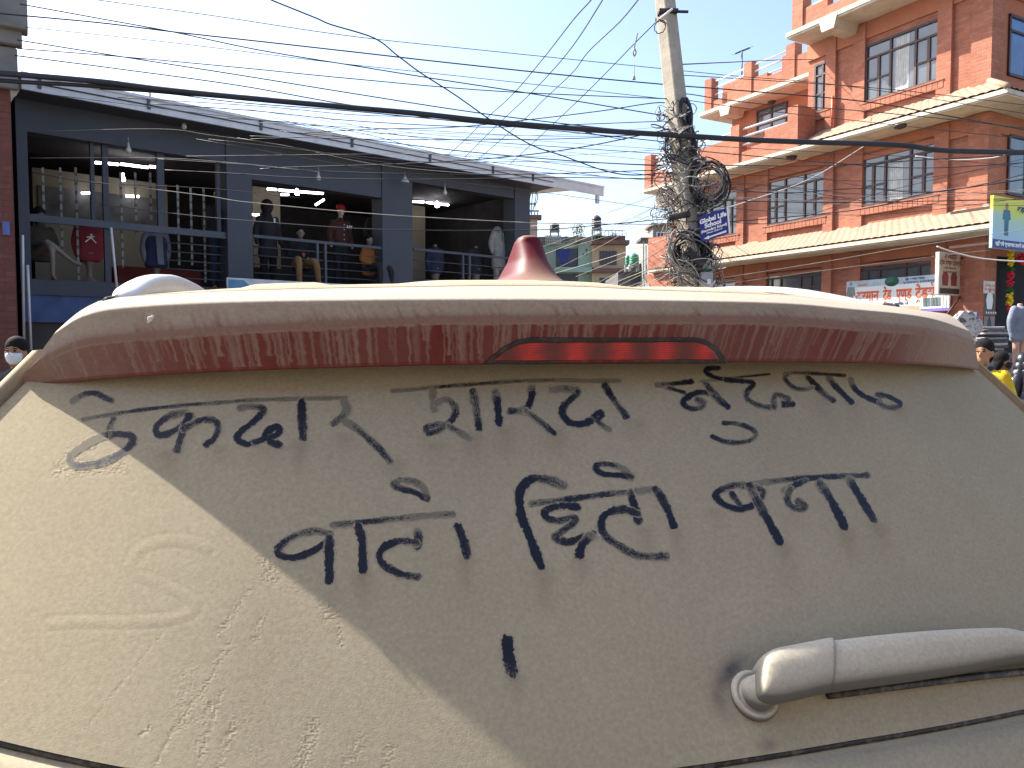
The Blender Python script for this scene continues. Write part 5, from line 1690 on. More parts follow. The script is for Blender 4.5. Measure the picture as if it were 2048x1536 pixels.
# dangling cable end under the roof corner
o = MB(); c = SF.world(SF.hit(1068, 372, .3))
for k in range(4):
    pts = [c + Vector((.02 * k - .03, .03 * k, 0)), c + Vector((.10 * math.cos(k), .05, -.25)), c + Vector((.02 - .05 * k, .02, -.55 - .08 * k))]
    o.tube(smooth_curve([tuple(p) for p in pts], 14), .012, 5)
o = o.build('dangling_cable', plain('dark_cable', (0.02, 0.022, 0.03), .55), None); tag(o, 'short bunch of loose cable ends dangling under the shop roof corner', 'cable')

# ---------------------------------------------------------------- brick pillar house at the left edge
lb = empty('brick_pillar_house', 'edge of a red brick house with corbelled top at the left of the picture', 'house', (0, 0, 0))
c0 = at(26, 400, 10.0); 
LF = Frame(c0.x, c0.y, R(32.6))
lb.location = LF.o; lb.rotation_euler = (0, 0, LF.a)
zt_l = LF.hit(40, 66, 0).z
mb = MB(); mb.box(-3.0, 0, 0, 4, 0, zt_l + 1.5); mb.build('wall', brick_mat('dull_brick', (0.20, 0.075, 0.06), (0.15, 0.055, 0.045), (.12, .07, .06)), lb)
xo = LF.hit(55, 40, -.1).x
mb = MB()
mb.box(-3, xo, -.28, -.002, LF.hit(45, 62, -.2).z, LF.hit(45, -90, -.2).z)
mb.box(-3, xo * .7, -.18, -.004, LF.hit(45, 90, -.2).z, LF.hit(45, 61, -.2).z)
mb.box(-3, xo * .45, -.10, -.006, LF.hit(45, 180, -.1).z, LF.hit(45, 98, -.1).z)
mb.build('corbel', plain('grey_plaster', (.20, .19, .175), .9, var=.2), lb, bevel=.02)
mb = MB(); mb.box(LF.hit(3, 400, -.02).x, LF.hit(18, 400, -.02).x, -.03, -.002, LF.hit(10, 470, 0).z, LF.hit(10, 443, 0).z); mb.build('blue_plate', plain('blue_plate', (.09, .13, .35), .6), lb)
# ================================================================ leaning concrete pole and its tangle
PY_ = 10.5
M_CONC = plain('pole_concrete', (0.40, 0.355, 0.29), .9, var=.15, scale=4, bump=.3, bscale=30, dirt=(.2, .17, .14, .5))
M_CAB = plain('dark_cable', (0.02, 0.022, 0.03), .55)
M_CABP = plain('sunlit_cable', (0.30, 0.275, 0.24), .7, var=.25, scale=6)  # pale grey base colour stands in for sunlight on the cables
M_CABW = plain('white_cable', (0.62, 0.60, 0.56), .6, var=.1)
pt, pb_ = at(1316, -130, PY_), at(1428, 911, PY_)
ax = (pt - pb_).normalized()
pole = empty('utility_pole', 'leaning square concrete power pole wrapped in cables beside the brick building', 'pole', (pb_.x, pb_.y, 0))
rel = lambda p: Vector(p) - Vector((pb_.x, pb_.y, 0))
rings = []
for t, h in ((0, .165), (.5, .145), (1, .115)):
    c = rel(pb_.lerp(pt, t))
    ang = R(-58)
    cs = [Vector((math.cos(ang + k * math.pi / 2 + math.pi / 4), math.sin(ang + k * math.pi / 2 + math.pi / 4), 0)) * h * 1.16 for k in range(4)]
    rings.append([tuple(c + q) for q in cs])
mb = MB(); mb.rings(rings, smooth=False)
mb.build('shaft', M_CONC, pole, bevel=.02)
def on_pole(py, dx=0.0, dy=0.0):
    """world point on the pole axis at pixel row py"""
    lo, hi = 0.0, 1.0
    t = (911 - py) / (911 + 130)
    return pb_.lerp(pt, t) + Vector((dx, dy, 0))
# clamp and pipe near the top
c = rel(on_pole(25)); mb = MB(); mb.box(c.x - .125, c.x + .125, c.y - .16, c.y + .16, c.z - .018, c.z + .018); mb.tube([c + Vector((.1, -.1, 0)), c + Vector((.26, -.14, -.02))], .02, 6)
mb.build('clamp', plain('dark_metal', (0.05, 0.05, 0.055), 0.5, 0.6), pole)
c2 = rel(on_pole(35)); mb = MB(); mb.tube([c2 + Vector((-.13, -.19, -.06)), c2 + Vector((.03, -.2, .06))], .014, 6); mb.build('clamp', M_WHITE, pole)
# black pipe running up the shaded side
mb = MB(); mb.tube([rel(on_pole(y, .14 + .02 * math.sin(y * .05), -.10)) for y in range(215, 590, 25)], .035, 8); mb.build('cable_duct', M_CAB, pole)

def cable(name, label, pts, Y0, Y1, r, mat=M_CAB, cat='cable', group=None, n=None, sides=5):
    """pts: pixel points along the cable; depth runs evenly from Y0 to Y1"""
    px = smooth_curve(pts, n or max(10, 7 * len(pts)))
    L = np.concatenate([[0], np.cumsum(np.linalg.norm(np.diff(px, axis=0), axis=1))]); L /= L[-1]
    P = [at(x, y, Y0 + (Y1 - Y0) * l) for (x, y), l in zip(px, L)]
    mb = MB(); mb.tube(P, r * (.85 if r < .02 else 1), sides)
    o = mb.build(name, mat, None); tag(o, label, cat, group)
    return o
LG = 'cables strung from the left house to the pole'
cable('power_cable', 'black cable entering high at the left edge and crossing another before the pole', [(40, 8), (205, 38), (342, 63), (513, 99), (700, 130), (873, 158), (1061, 187), (1338, 233)], 9.6, 10.5, .009, group=LG)
cable('power_cable', 'twisted black cable running across the sky past the pole to the brick building', [(-30, 24), (55, 32), (205, 46), (342, 63), (513, 82), (700, 103), (893, 125), (1147, 152), (1342, 170), (1470, 180), (1720, 202), (1891, 231), (2120, 272)], 9.6, 12.5, .011, group=LG)
cable('power_cable', 'very thin grey cable from the grey corbel to the pole', [(50, 54), (342, 85), (649, 123), (795, 139), (990, 160), (1342, 199)], 9.6, 10.5, .0055, group=LG)
cable('power_cable', 'black cable from the left house that dips into the thick bundle before the pole', [(35, 80), (273, 118), (478, 150), (700, 186), (951, 225), (1186, 254), (1345, 268)], 9.6, 10.5, .009, group=LG)
cable('power_cable', 'straight black cable below the grey corbel ending at the loops on the pole', [(35, 97), (239, 113), (478, 135), (700, 157), (990, 182), (1342, 198)], 9.6, 10.5, .008, group=LG)
cable('power_cable', 'black cable that slopes down to meet the thick bundle over the shop roof', [(30, 111), (239, 138), (478, 171), (700, 210), (960, 246)], 9.6, 10.2, .009, group=LG)
cable('power_cable', 'highest thin straight cable crossing the whole sky', [(120, -10), (410, 29), (700, 72), (990, 103), (1400, 145), (1470, 152), (1700, 173), (2100, 235)], 9.0, 12.5, .006, group=LG)
cable('cable_bundle', 'thickest bundle of cables sweeping across the whole view in front of the pole', [(-40, 144), (46, 150), (205, 164), (335, 180), (513, 198), (700, 215), (834, 227), (990, 244), (1186, 260), (1342, 270), (1470, 278), (1580, 283), (1794, 290), (1891, 301), (2100, 306)], 9.5, 10.6, .036, sides=10)
cable('cable_bundle', 'shorter second bundle that joins the thickest bundle above the shop roof', [(-40, 158), (46, 164), (171, 171), (335, 184), (480, 196), (620, 208)], 9.55, 9.9, .026, sides=8)
cable('power_cable', 'wire hugging the underside of the thick bundle', [(200, 178), (340, 188), (478, 205), (700, 222), (990, 250), (1180, 268), (1342, 285)], 9.7, 10.4, .008, group=LG)
cable('power_cable', 'thin wire just under the bundle starting over the roof heap', [(236, 195), (513, 212), (700, 229), (834, 234), (1060, 246), (1250, 280)], 9.7, 10.4, .006, group=LG)
cable('power_cable', 'wire that levels out below the bundle and rises to the pole', [(300, 207), (513, 222), (700, 241), (951, 254), (1120, 250), (1338, 242)], 9.7, 10.5, .007, group=LG)
cable('power_cable', 'wavy dark wire lifting from the shop roof up to the loops on the pole', [(600, 266), (631, 264), (756, 258), (912, 254), (1068, 238), (1200, 222), (1323, 205), (1342, 226)], 14, 10.5, .010, group=LG)
cable('power_cable', 'thin wire dropping behind the bundle to the middle of the pole', [(444, 236), (600, 246), (795, 270), (990, 285), (1342, 309)], 10.2, 10.5, .006, group=LG)
cable('power_cable', 'slack wire lying just above the shop fascia', [(500, 272), (600, 275), (834, 279), (1108, 278), (1264, 270), (1340, 258)], 13, 10.5, .008, group=LG)
cable('power_cable', 'black wire leaving the fascia and ending at an insulator by the pole', [(560, 262), (717, 277), (912, 301), (1147, 322), (1330, 332)], 13, 10.5, .010, group=LG)
cable('power_cable', 'wire sagging across the middle bay and climbing to the bundle at the pole', [(520, 338), (600, 334), (795, 328), (990, 316), (1147, 297), (1284, 270), (1345, 255)], 12, 10.5, .010, group=LG)
cable('power_cable', 'dark wire passing just over the hanging bulbs', [(316, 318), (469, 328), (600, 340), (834, 348), (1069, 348), (1323, 340)], 11.5, 10.5, .008, group=LG)
cable('power_cable', 'dark wire passing behind the conical bulb shade', [(330, 340), (469, 347), (600, 355), (815, 359), (1108, 355), (1287, 357), (1345, 352)], 11.5, 10.5, .008, group=LG)
cable('power_cable', 'upper of two grey wires sagging across the mannequins', [(160, 361), (400, 390), (500, 405), (764, 429), (1050, 445), (1138, 447), (1340, 449)], 10.8, 10.5, .007, M_CABP, group=LG)
cable('power_cable', 'lower of two grey wires sagging across the mannequins', [(200, 408), (346, 427), (500, 442), (764, 459), (1057, 460), (1180, 452), (1340, 437)], 10.8, 10.5, .008, group=LG)
cable('power_cable', 'pale thin wire over the dark wall above the left window', [(90, 262), (320, 258), (420, 270), (568, 291), (760, 330), (1000, 352)], 11.5, 12.5, .005, M_CABP, group=LG)
cable('power_cable', 'pale wire over the tube lights of the left window', [(60, 316), (316, 316), (469, 326), (640, 344)], 11, 11.6, .0055, M_CABP, group=LG)
cable('power_cable', 'thin dark wire low across the left window', [(60, 344), (187, 366), (330, 372), (455, 380), (600, 396)], 11, 11.6, .0055, group=LG)
cable('power_cable', 'faint wire grazing the tin fascia', [(60, 184), (236, 206), (444, 232), (700, 262), (900, 312), (1100, 338), (1200, 352)], 10.4, 10.5, .005, group=LG)
for i in range(9):
    y0 = random.uniform(205, 330); y1 = random.uniform(240, 440)
    cable('service_wire', 'thin service wire among those crossing the shop front to the pole', [(random.uniform(330, 620), y0), (820, (y0 + y1) / 2 + random.uniform(0, 22)), (1080, (y0 + 2 * y1) / 3 + 10), (1345, y1)], 11.5, 10.5, random.uniform(.0035, .006), random.choice([M_CAB, M_CAB, M_CABP]), group='thin service wires to the pole')
VG = 'service lines coming down from overhead'
cable('service_line', 'leftmost of the four lines dropping from the top of the sky to the shop roof', [(1205, -30), (1182, 0), (1147, 39), (1088, 115), (1026, 188), (971, 238), (935, 275), (897, 309)], 7.5, 17, .009, group=VG)
cable('service_line', 'straight second of the four lines dropping from the top of the sky', [(1222, -30), (1205, 0), (1147, 90), (1080, 168), (990, 254), (930, 314)], 7.5, 17.4, .009, group=VG)
cable('service_line', 'wavy third of the four lines dropping from the top of the sky', [(1300, -30), (1276, 0), (1240, 43), (1178, 102), (1147, 143), (1088, 199), (1049, 238), (957, 318)], 7.5, 17.8, .009, group=VG)
cable('service_line', 'line tied to the top of the pole that runs down to the shop roof', [(1322, 36), (1311, 45), (1264, 92), (1186, 172), (1100, 254), (1020, 328)], 10.4, 18.5, .010, group=VG)
cable('service_line', 'wavy cable crossing all others from the upper left down to the pole', [(500, -20), (543, 0), (632, 36), (662, 49), (748, 76), (795, 111), (842, 146), (912, 191), (990, 246), (1061, 289), (1127, 312), (1205, 340), (1264, 350), (1345, 345)], 8.5, 10.5, .010)
# hook and weight hanging on a line
mb = MB(); P = [at(x, y, 10.9) for x, y in ((1275, 66), (1272, 80), (1269, 95), (1272, 104), (1269, 112), (1266, 104), (1270, 98))]
mb.tube(smooth_curve([tuple(p) for p in P], 30), .010, 5); mb.tube([at(1269, 112, 10.9), at(1269, 155, 10.9)], .004, 4); mb.lathe([(.006, .05), (.022, -.01), (.022, -.03)], tuple(at(1268, 155, 10.9)), 8)
o = mb.build('hanging_hook', M_CABP, None); tag(o, 'bent wire hook with a small weight hanging in the sky left of the pole', 'hook')
RG = 'cables from the pole to the right'
for lab, pts, Y1, r, mt in (
    ('lone thin wire from the pole to the aerial terrace', [(1360, 129), (1470, 124), (1558, 120), (1625, 119)], 21, .011, M_CAB),
    ('looped wire just below it, crossing to the narrow upper window', [(1360, 192), (1375, 188), (1448, 199), (1547, 210), (1700, 220), (1891, 238), (2100, 262)], 13, .008, M_CAB),
    ('wire across the sills of the top floor', [(1360, 150), (1550, 162), (1794, 180), (2100, 216)], 13, .007, M_CAB),
    ('dark wire crossing the tiled middle eave', [(1372, 200), (1500, 218), (1700, 240), (1900, 262), (2100, 282)], 12.5, .006, M_CAB),
    ('dark wire leaving the pole under the thick bundle', [(1380, 300), (1441, 306), (1655, 325), (1850, 336), (2100, 322)], 12.0, .008, M_CAB),
    ('dark wire rising across the middle floor windows', [(1390, 332), (1441, 331), (1655, 331), (1880, 318), (2100, 306)], 12.0, .009, M_CAB),
    ('straight dark wire level across the middle floor windows', [(1395, 396), (1445, 401), (1655, 405), (1880, 402), (2100, 398)], 12.0, .008, M_CAB),
    ('wire from the school sign climbing over the middle window to the right edge', [(1405, 440), (1467, 443), (1719, 419), (1842, 389), (1960, 372), (2100, 352)], 12.0, .009, M_CAB),
    ('wire looping low over the window with the white curtain', [(1400, 372), (1560, 386), (1720, 377), (1850, 385), (1960, 370), (2100, 335)], 12.0, .008, M_CAB),
    ('thin wire across the middle pilasters', [(1395, 360), (1560, 372), (1720, 388), (1880, 382), (2100, 350)], 12.0, .005, M_CAB),
    ('second thin wire across the middle pilasters', [(1395, 348), (1560, 352), (1720, 362), (1880, 352), (2100, 316)], 12.0, .005, M_CAB),
    ('third thin wire across the middle pilasters', [(1395, 410), (1560, 424), (1720, 430), (1880, 418), (2100, 388)], 12.0, .005, M_CAB),
    ('fine wire under the bundle over the middle eave', [(1395, 290), (1560, 300), (1720, 308), (1880, 318), (2100, 340)], 12.0, .005, M_CAB),
    ('pale wire slanting up over the middle floor from the pole', [(1400, 432), (1490, 404), (1617, 359), (1730, 291)], 15.5, .009, M_CABW),  # white colour stands in for sun on this wire
    ('pale wire sagging at the right edge of the middle floor', [(1830, 312), (1900, 320), (1980, 316), (2022, 308), (2100, 300)], 12.0, .009, M_CABW),
    ('pale wire across the ground floor beam', [(1420, 560), (1652, 523), (1794, 498), (1981, 469), (2100, 452)], 13, .006, M_CABP),
    ('thin pale wire above the shop banner', [(1420, 572), (1655, 540), (1876, 512), (1980, 500)], 15, .005, M_CABP),
    ('twisted white cable drooping over the box sign', [(1874, 493), (1910, 505), (1964, 517), (2048, 523), (2110, 520)], 13.5, .014, M_CABW)):
    Y0 = 10.5 if pts[0][0] < 1500 else 13.0
    cable('power_cable', lab, pts, Y0, Y1, r, mt, group=RG)
for i in range(8):
    y0 = random.uniform(330, 440); y1 = random.uniform(290, 420)
    cable('service_wire', 'thin wire among those crossing the brick windows right of the pole', [(1392, y0), (1560, y0 + random.uniform(0, 16)), (1760, (y0 + y1) / 2 + 14), (2100, y1)], 10.5, 12.2, random.uniform(.0035, .0055), random.choice([M_CAB, M_CAB, M_CABP]), group='thin wires right of the pole')
# cable fan running away from the pole to the far houses
for i in range(34):
    y0 = random.choice([random.uniform(330, 400), random.uniform(400, 520), random.uniform(480, 560)])
    k_ = random.uniform(.30, .62); ex = random.uniform(1075, 1290); ey = min(y0 + k_ * (1385 - ex), 606); ex = 1385 - (ey - y0) / k_
    mx, my = (1380 + ex) / 2, (y0 + ey) / 2 + random.uniform(3, 12)
    cable('service_wire', 'thin wire of the fan running from the pole down to the far houses', [(1375 + (y0 - 300) * .07, y0), (mx, my), (ex, ey)], 10.5, random.uniform(35, 60), random.uniform(.006, .013), random.choice([M_CABP, M_CABP, M_CAB]), group='fan of wires from the pole to the far houses')
for a, b_ in (((1395, 420), (1062, 452)), ((1390, 380), (1060, 520)), ((1392, 455), (1105, 548))):
    cable('service_wire', 'thin wire of the fan running from the pole down to the far houses', [a, ((a[0] + b_[0]) / 2, (a[1] + b_[1]) / 2 + 4), b_], 10.5, 40, .011, M_CABP, group='fan of wires from the pole to the far houses')

# coils of spare cable hung on the pole
def coil(px, py, rx, ry, turns, label, r=.008, dy=-.16, mat=M_CAB, tilt=0.0, seed=1):
    q = random.Random(seed)
    c = at(px, py, PY_ + dy); k = (PY_ + dy) / F
    pts = []
    n = int(turns * 22)
    for i in range(n + 1):
        a = 2 * math.pi * i / 22
        ca, sa = math.cos(a), math.sin(a)
        jr = 1 + .22 * math.sin(i * .083 + seed) + .12 * math.sin(i * .31 + seed * 2) + q.uniform(-.07, .07)
        X, Z = rx * k * jr * ca, ry * k * jr * sa
        pts.append(c + Vector((X * math.cos(tilt) - Z * math.sin(tilt), .035 * math.sin(i * .37 + seed) + q.uniform(-.012, .012), X * math.sin(tilt) + Z * math.cos(tilt))))
    mb = MB(); mb.tube(pts, r, 5)
    o = mb.build('cable_coil', mat, None); tag(o, label, 'cable coil', 'coils of cable on the pole')
coil(1418, 368, 34, 38, 11, 'large loose coil of dark cable hanging right of the pole above the school sign', .008, -.1, seed=2)
coil(1416, 362, 27, 30, 7, 'pale brown turns of cable inside the large loose coil', .007, -.14, M_CABP, seed=9)
coil(1372, 228, 10, 26, 4, 'tight black loop of thick cable high on the right side of the pole', .013, -.12, tilt=.15, seed=3)
coil(1346, 290, 15, 28, 5, 'open coil of thin cable just below the thick bundle', .006, -.2, seed=4)
coil(1368, 505, 24, 36, 8, 'heavy pale coil low on the pole beside the diagonal tube', .009, -.24, M_CABP, tilt=.3, seed=5)
coil(1382, 500, 30, 30, 9, 'heavy black coil low on the pole under the school sign', .010, -.18, seed=6)
coil(1402, 515, 18, 30, 5, 'black coil at the lower right of the pole above the meter box', .009, -.12, seed=7)
coil(1376, 552, 17, 22, 5, 'small coil hanging at the lowest visible part of the pole', .008, -.22, M_CABP, seed=8)
coil(1318, 55, 12, 15, 1.4, 'single open loop of wire near the top of the pole', .007, -.16, seed=10)
coil(1330, 425, 20, 34, 2.2, 'thin pale open loops left of the pole beside the joint box', .0045, -.15, M_CABP, seed=11)
# the mass of wires that wraps the shaft: nobody could count it
mb = MB(); q = random.Random(4)
mats_ = [M_CAB, M_CABP, M_CABW]
for i in range(230):
    band = q.choice([(205, 250), (250, 300), (290, 340), (325, 420), (380, 470), (430, 540), (470, 575), (480, 570)])
    y0, y1 = q.uniform(*band), q.uniform(*band)
    a0 = q.uniform(0, 6.28); tw = q.uniform(-3.5, 3.5); rad = q.uniform(.17, .25) + (.10 * q.random() if y0 > 320 else 0)
    pts = []
    for k_ in range(9):
        t = k_ / 8
        p = on_pole(y0 + (y1 - y0) * t)
        a = a0 + tw * t
        rr_ = rad * (1 + .22 * math.sin(t * 3.1 * 2 + i) + .35 * math.sin(math.pi * t) * q.random())
        pts.append(p + Vector((math.cos(a) * rr_, math.sin(a) * rr_, .05 * math.sin(t * 9 + i))))
    mb.tube(smooth_curve([tuple(p) for p in pts], 18), q.uniform(.004, .0095), 4, mi=q.choices([0, 1, 2], [.5, .38, .12])[0])
for i in range(46):                                   # loose ends sticking out
    y = q.uniform(330, 545); p = on_pole(y); sg = q.choice([-1, -1, 1])
    pts = [p + Vector((sg * .15, -.12, 0)), p + Vector((sg * q.uniform(.25, .4), -.15, q.uniform(-.15, .2))), p + Vector((sg * q.uniform(.2, .42), -.12, q.uniform(-.3, .1)))]
    mb.tube(smooth_curve([tuple(p_) for p_ in pts], 10), .005, 4, mi=q.choice([0, 1, 1]))
o = mb.build('wire_tangle', mats_, None); tag(o, 'dense tangle of black and pale wires wrapped round the concrete pole', 'wire tangle', kind='stuff')
# joint closures and meter box
def closure(pa, pb2, r, label, dy=-.26):
    a, b_ = at(*pa, PY_ + dy), at(*pb2, PY_ + dy)
    mb = MB(); mb.tube([a.lerp(b_, t) for t in (0, .04, .05, .12, .13, .86, .87, .94, .95, 1)], [r * .8, r, r * 1.1, r * 1.1, r * .92, r * .92, r * 1.1, r * 1.1, r, r * .8], 14, smooth=False)
    o = mb.build('cable_joint', M_BLACK, None); tag(o, label, 'cable joint')
closure((1336, 436), (1380, 428), .045, 'black cylindrical cable joint lying level across the pole left of the school sign')
closure((1372, 500), (1404, 530), .06, 'black cable joint tube slanting down under the school sign')
a = at(1412, 562, PY_ - .2)
mb = MB(); mb.box(-.085, .085, -.06, .06, -.12, .12)
o = mb.build('meter_box', plain('meter_grey', (.36, .36, .35), .5, dirt=(.2, .19, .17, .5)), None, bevel=.02); o.location = a; tag(o, 'pale grey meter box at the foot of the visible pole', 'meter box')
mb = MB(); mb.box(.0, .05, -.066, -.061, -.05, .02); mb.build('label_plate', M_WHITE, o)
a = at(1412, 535, PY_ - .12)
mb = MB(); mb.box(-.06, .06, -.05, .05, -.13, .13)
o = mb.build('junction_box', plain('box_green_grey', (.42, .44, .38), .5, dirt=(.2, .19, .17, .5)), None, bevel=.02); o.location = a; tag(o, 'whitish junction box half buried in wires above the meter box', 'junction box')
mb = MB(); mb.box(-.03, .05, -.056, -.051, -.06, -.02); mb.build('green_sticker', plain('green_sticker', (.04, .25, .10), .5), o)

# blue school sign
tl, tr, br_, bl_ = (at(1397, 434, 10.05), at(1453, 415, 9.95), at(1458, 472, 9.95), at(1402, 485, 10.05))
xd = (tr - tl); yd = (tl - bl_)
sgn2 = empty('school_sign', 'tilted blue school sign with white lettering hung on the concrete pole', 'sign', bl_)
nd = xd.cross(yd).normalized()
mb = MB(); mb.prism([Vector((0, 0, 0)), xd, xd + yd, yd], -nd * .02); mb.build('board', plain('sign_blue', (.018, .025, .20), .5, var=.1), sgn2)
mb = MB(); mb.prism([xd, xd + xd.normalized() * .022, xd + yd + xd.normalized() * .022, xd + yd], -nd * .03 + nd * .012); mb.build('edge_strip', M_WHITE, sgn2)
Wd, Hd = xd.length, yd.length
M = Matrix((xd.normalized(), yd.normalized(), nd)).transposed().to_4x4()
def sgt(x, y, size, body, bold=0, align='CENTER'):
    M2 = M.copy(); M2.translation = xd.normalized() * x + yd.normalized() * y + nd * .004
    text_mesh('lettering', body, size, M_LETTER_WHITE, sgn2, M2, align, bold, .001)
sgt(Wd * .5, Hd * .70, Hd * .24, 'Global Life', .004)
sgt(Wd * .48, Hd * .49, Hd * .24, 'School', .004)
sgt(Wd * .5, Hd * .345, Hd * .13, '(Secondary School)', .002)
sgt(Wd * .5, Hd * .25, Hd * .075, 'Chhampi, Lalitpur-25', .001)
mb = MB()
ar = [(.10, .10), (.30, .17), (.30, .13), (.92, .15), (.92, .07), (.30, .075), (.30, .03)]
mb.prism([xd * a + yd * b_ + nd * .003 for a, b_ in ar], nd * .002)
mb.build('arrow', M_LETTER_WHITE, sgn2)

# ================================================================ far houses between the shop and the pole
def house(name, label, px0, px1, ytop, Y, mat, depth=8):
    a, b_ = at(px0, ytop, Y), at(px1, ytop, Y)
    e = empty(name, label, 'house', (a.x, Y, 0))
    mb = MB(); mb.box(0, b_.x - a.x, 0, depth, 0, a.z); mb.build('wall', mat, e)
    def part(nm, m_, x0, x1, y0, y1, f=.02, d=None):
        p, q_ = at(x0, y0, Y), at(x1, y1, Y)
        mb = MB(); mb.box(p.x - a.x, q_.x - a.x, -f, (d if d is not None else -.001), q_.z, p.z); return mb.build(nm, m_, e)
    return e, part
M_HG = plain('mint_wall', (.30, .40, .31), .9, var=.15, scale=.4); M_HB = plain('tan_wall', (.42, .30, .18), .9, var=.15, scale=.4); M_HP = plain('pink_wall', (.36, .26, .21), .9, var=.2, scale=.4)
M_HW = plain('far_window', (.03, .03, .045), .3, var=.4); M_HC = plain('brown_cornice', (.16, .085, .07), .9, var=.2); M_HGR = plain('grey_wall', (.22, .22, .21), .9, var=.2, scale=.3)
M_LAT = plain('pale_lattice', (.45, .44, .42), .9, var=.1)
h, part = house('far_house', 'pinkish tower house with a balustrade just right of the shop corner', 1040, 1075, 436, 80, M_HP)
part('cornice', M_HC, 1040, 1083, 431, 438, .5, 1); part('balustrade', M_LAT, 1042, 1078, 420, 424, .1, .1)
for px in range(1044, 1080, 6): part('baluster', M_LAT, px, px + 2.2, 424, 431, .08, .08)
part('balustrade', M_LAT, 1046, 1072, 404, 407, -.4, .8)
h, part = house('far_house', 'mint green house with a blue curtained balcony behind the antenna', 1076, 1184, 484, 85, M_HG)
part('parapet', M_HGR, 1076, 1184, 474, 486, .3, .5); part('balcony_shade_panel', M_HW, 1112, 1156, 497, 536, .06); part('blue_curtain', plain('blue_curtain', (.035, .05, .20), .8, var=.3), 1113, 1140, 499, 512, .10); part('blue_curtain', plain('blue_curtain', (.035, .05, .20), .8), 1120, 1136, 511, 527, .09)  # flat dark panel on the wall paints the shade of the balcony recess
part('balcony_slab', M_HG, 1108, 1184, 536, 546, 1.0, 0); part('column', M_HG, 1156, 1184, 486, 536, .45); part('vent', M_HW, 1164, 1168, 508, 512, .48); part('vent', M_HW, 1170, 1174, 499, 503, .48); part('vent', M_HW, 1171, 1174, 507, 511, .48)
part('lower_shade_panel', M_HW, 1100, 1156, 548, 572, .06)  # another dark panel, painting the shade of the storey below
for i in range(6): part('lattice', M_LAT, 1090, 1122, 472 + 3.2 * i, 473.4 + 3.2 * i, .5, -.3)
for i in range(9): part('lattice', M_LAT, 1090 + 3.8 * i, 1091.5 + 3.8 * i, 472, 490, .48, -.32)
h, part = house('far_house', 'tan house with a dark barred window and brown cornice left of the pole', 1184, 1252, 488, 84, M_HB)
part('cornice', M_HC, 1182, 1257, 482, 490, .8, 1); part('parapet', M_HC, 1186, 1250, 472, 482, .3, .5); w_ = part('window', M_HW, 1199, 1233, 502, 530, .08)
for i in range(5): part('window_bar', M_HC, 1201 + 7 * i, 1202.5 + 7 * i, 502, 530, .14, -.09)
part('band', M_HC, 1184, 1252, 537, 546, .4, 0); part('lower_window', M_HW, 1199, 1233, 556, 580, .08)
for px in range(1188, 1252, 7): part('railing_bar', M_HGR, px, px + 1.0, 462, 472, .25, -.15)
part('railing', M_HGR, 1186, 1250, 461, 462.4, .25, -.15)
h, part = house('far_house', 'low grey house with a dark tin roof behind the wire fan', 1236, 1330, 545, 60, plain('dull_grey_wall', (.10, .095, .09), .9, var=.3))
mb = MB(); a = at(1240, 545, 60); b_ = at(1330, 528, 60); a0 = at(1236, 545, 60)
mb.prism([(a.x - a0.x, -.3, a.z), (b_.x - a0.x, -.3, a.z), (b_.x - a0.x, -.3, b_.z), (a.x - a0.x + 1.5, -.3, b_.z)], (0, 5, 0)); mb.build('roof', plain('dark_tin', (.07, .07, .075), .7, var=.3), h)
part('window', M_HW, 1262, 1284, 556, 574, .05)
h, part = house('far_house', 'small rooftop room with white window frames and a sheet roof beside the pole', 1306, 1352, 452, 55, M_HGR)
part('window', M_WHITE, 1313, 1328, 464, 478, .05); part('pane', M_HW, 1315, 1319.5, 466, 477, .08, -.055); part('pane', M_HW, 1321.5, 1326, 466, 477, .08, -.055); part('window', M_WHITE, 1331, 1345, 463, 478, .05)
part('roof', M_HC, 1300, 1352, 448, 453, .5, 2); part('awning', plain('dark_tin', (.07, .07, .075), .7), 1277, 1306, 479, 484, 1.0, 1)
part('post', M_HGR, 1282, 1283.5, 484, 560, .9, -.8); part('post', M_HGR, 1289, 1290.2, 492, 560, .5, -.4)
# rooftop water tanks
def tank(px0, px1, y0, y1, Y, mat, label, legs=0):
    a, b_ = at(px0, y1, Y), at(px1, y0, Y); r = (b_.x - a.x) / 2; hh = b_.z - a.z
    e = empty('water_tank', label, 'water tank', (a.x + r, Y, a.z), 0, 'rooftop water tanks')
    prof = [(r * .9, 0)]
    for i in range(5): prof += [(r, hh * (.04 + .15 * i)), (r, hh * (.13 + .15 * i)), (r * .94, hh * (.145 + .15 * i)), (r * .94, hh * (.175 + .15 * i))]
    prof += [(r * .9, hh * .82), (r * .6, hh * .93), (r * .35, hh * .94)]
    mb = MB(); mb.lathe(prof, (0, 0, 0), 20); mb.build('shell', mat, e)
    mb = MB(); mb.lathe([(r * .36, hh * .93), (r * .36, hh), (r * .1, hh * 1.02)], (0, 0, 0), 16); mb.build('lid', mat, e)
    if legs:
        for i in range(4):
            mb = MB(); x, y = r * .8 * (1 if i % 2 else -1), r * .8 * (1 if i > 1 else -1); mb.box(x - .06, x + .06, y - .06, y + .06, -legs, 0); mb.build('leg', M_HGR, e)
        mb = MB(); mb.box(-r, r, -r, r, -.12, -.002); mb.build('platform', M_HGR, e)
M_TANK = plain('black_tank', (.035, .035, .05), .45, var=.2)
tank(1183, 1203, 431, 457, 84, M_TANK, 'black water tank on legs over the tan house', 1.4)
tank(1099, 1119, 446, 462, 85, M_TANK, 'lower black water tank over the mint green house', .9)
M_GT = plain('green_tank', (.03, .20, .12), .45, var=.2)
tank(1258, 1278, 507, 529, 58, M_GT, 'brighter green water tank behind the wire fan', .5)
tank(1250, 1261, 510, 530, 59, M_GT, 'green water tank half hidden behind the brighter one', .5)
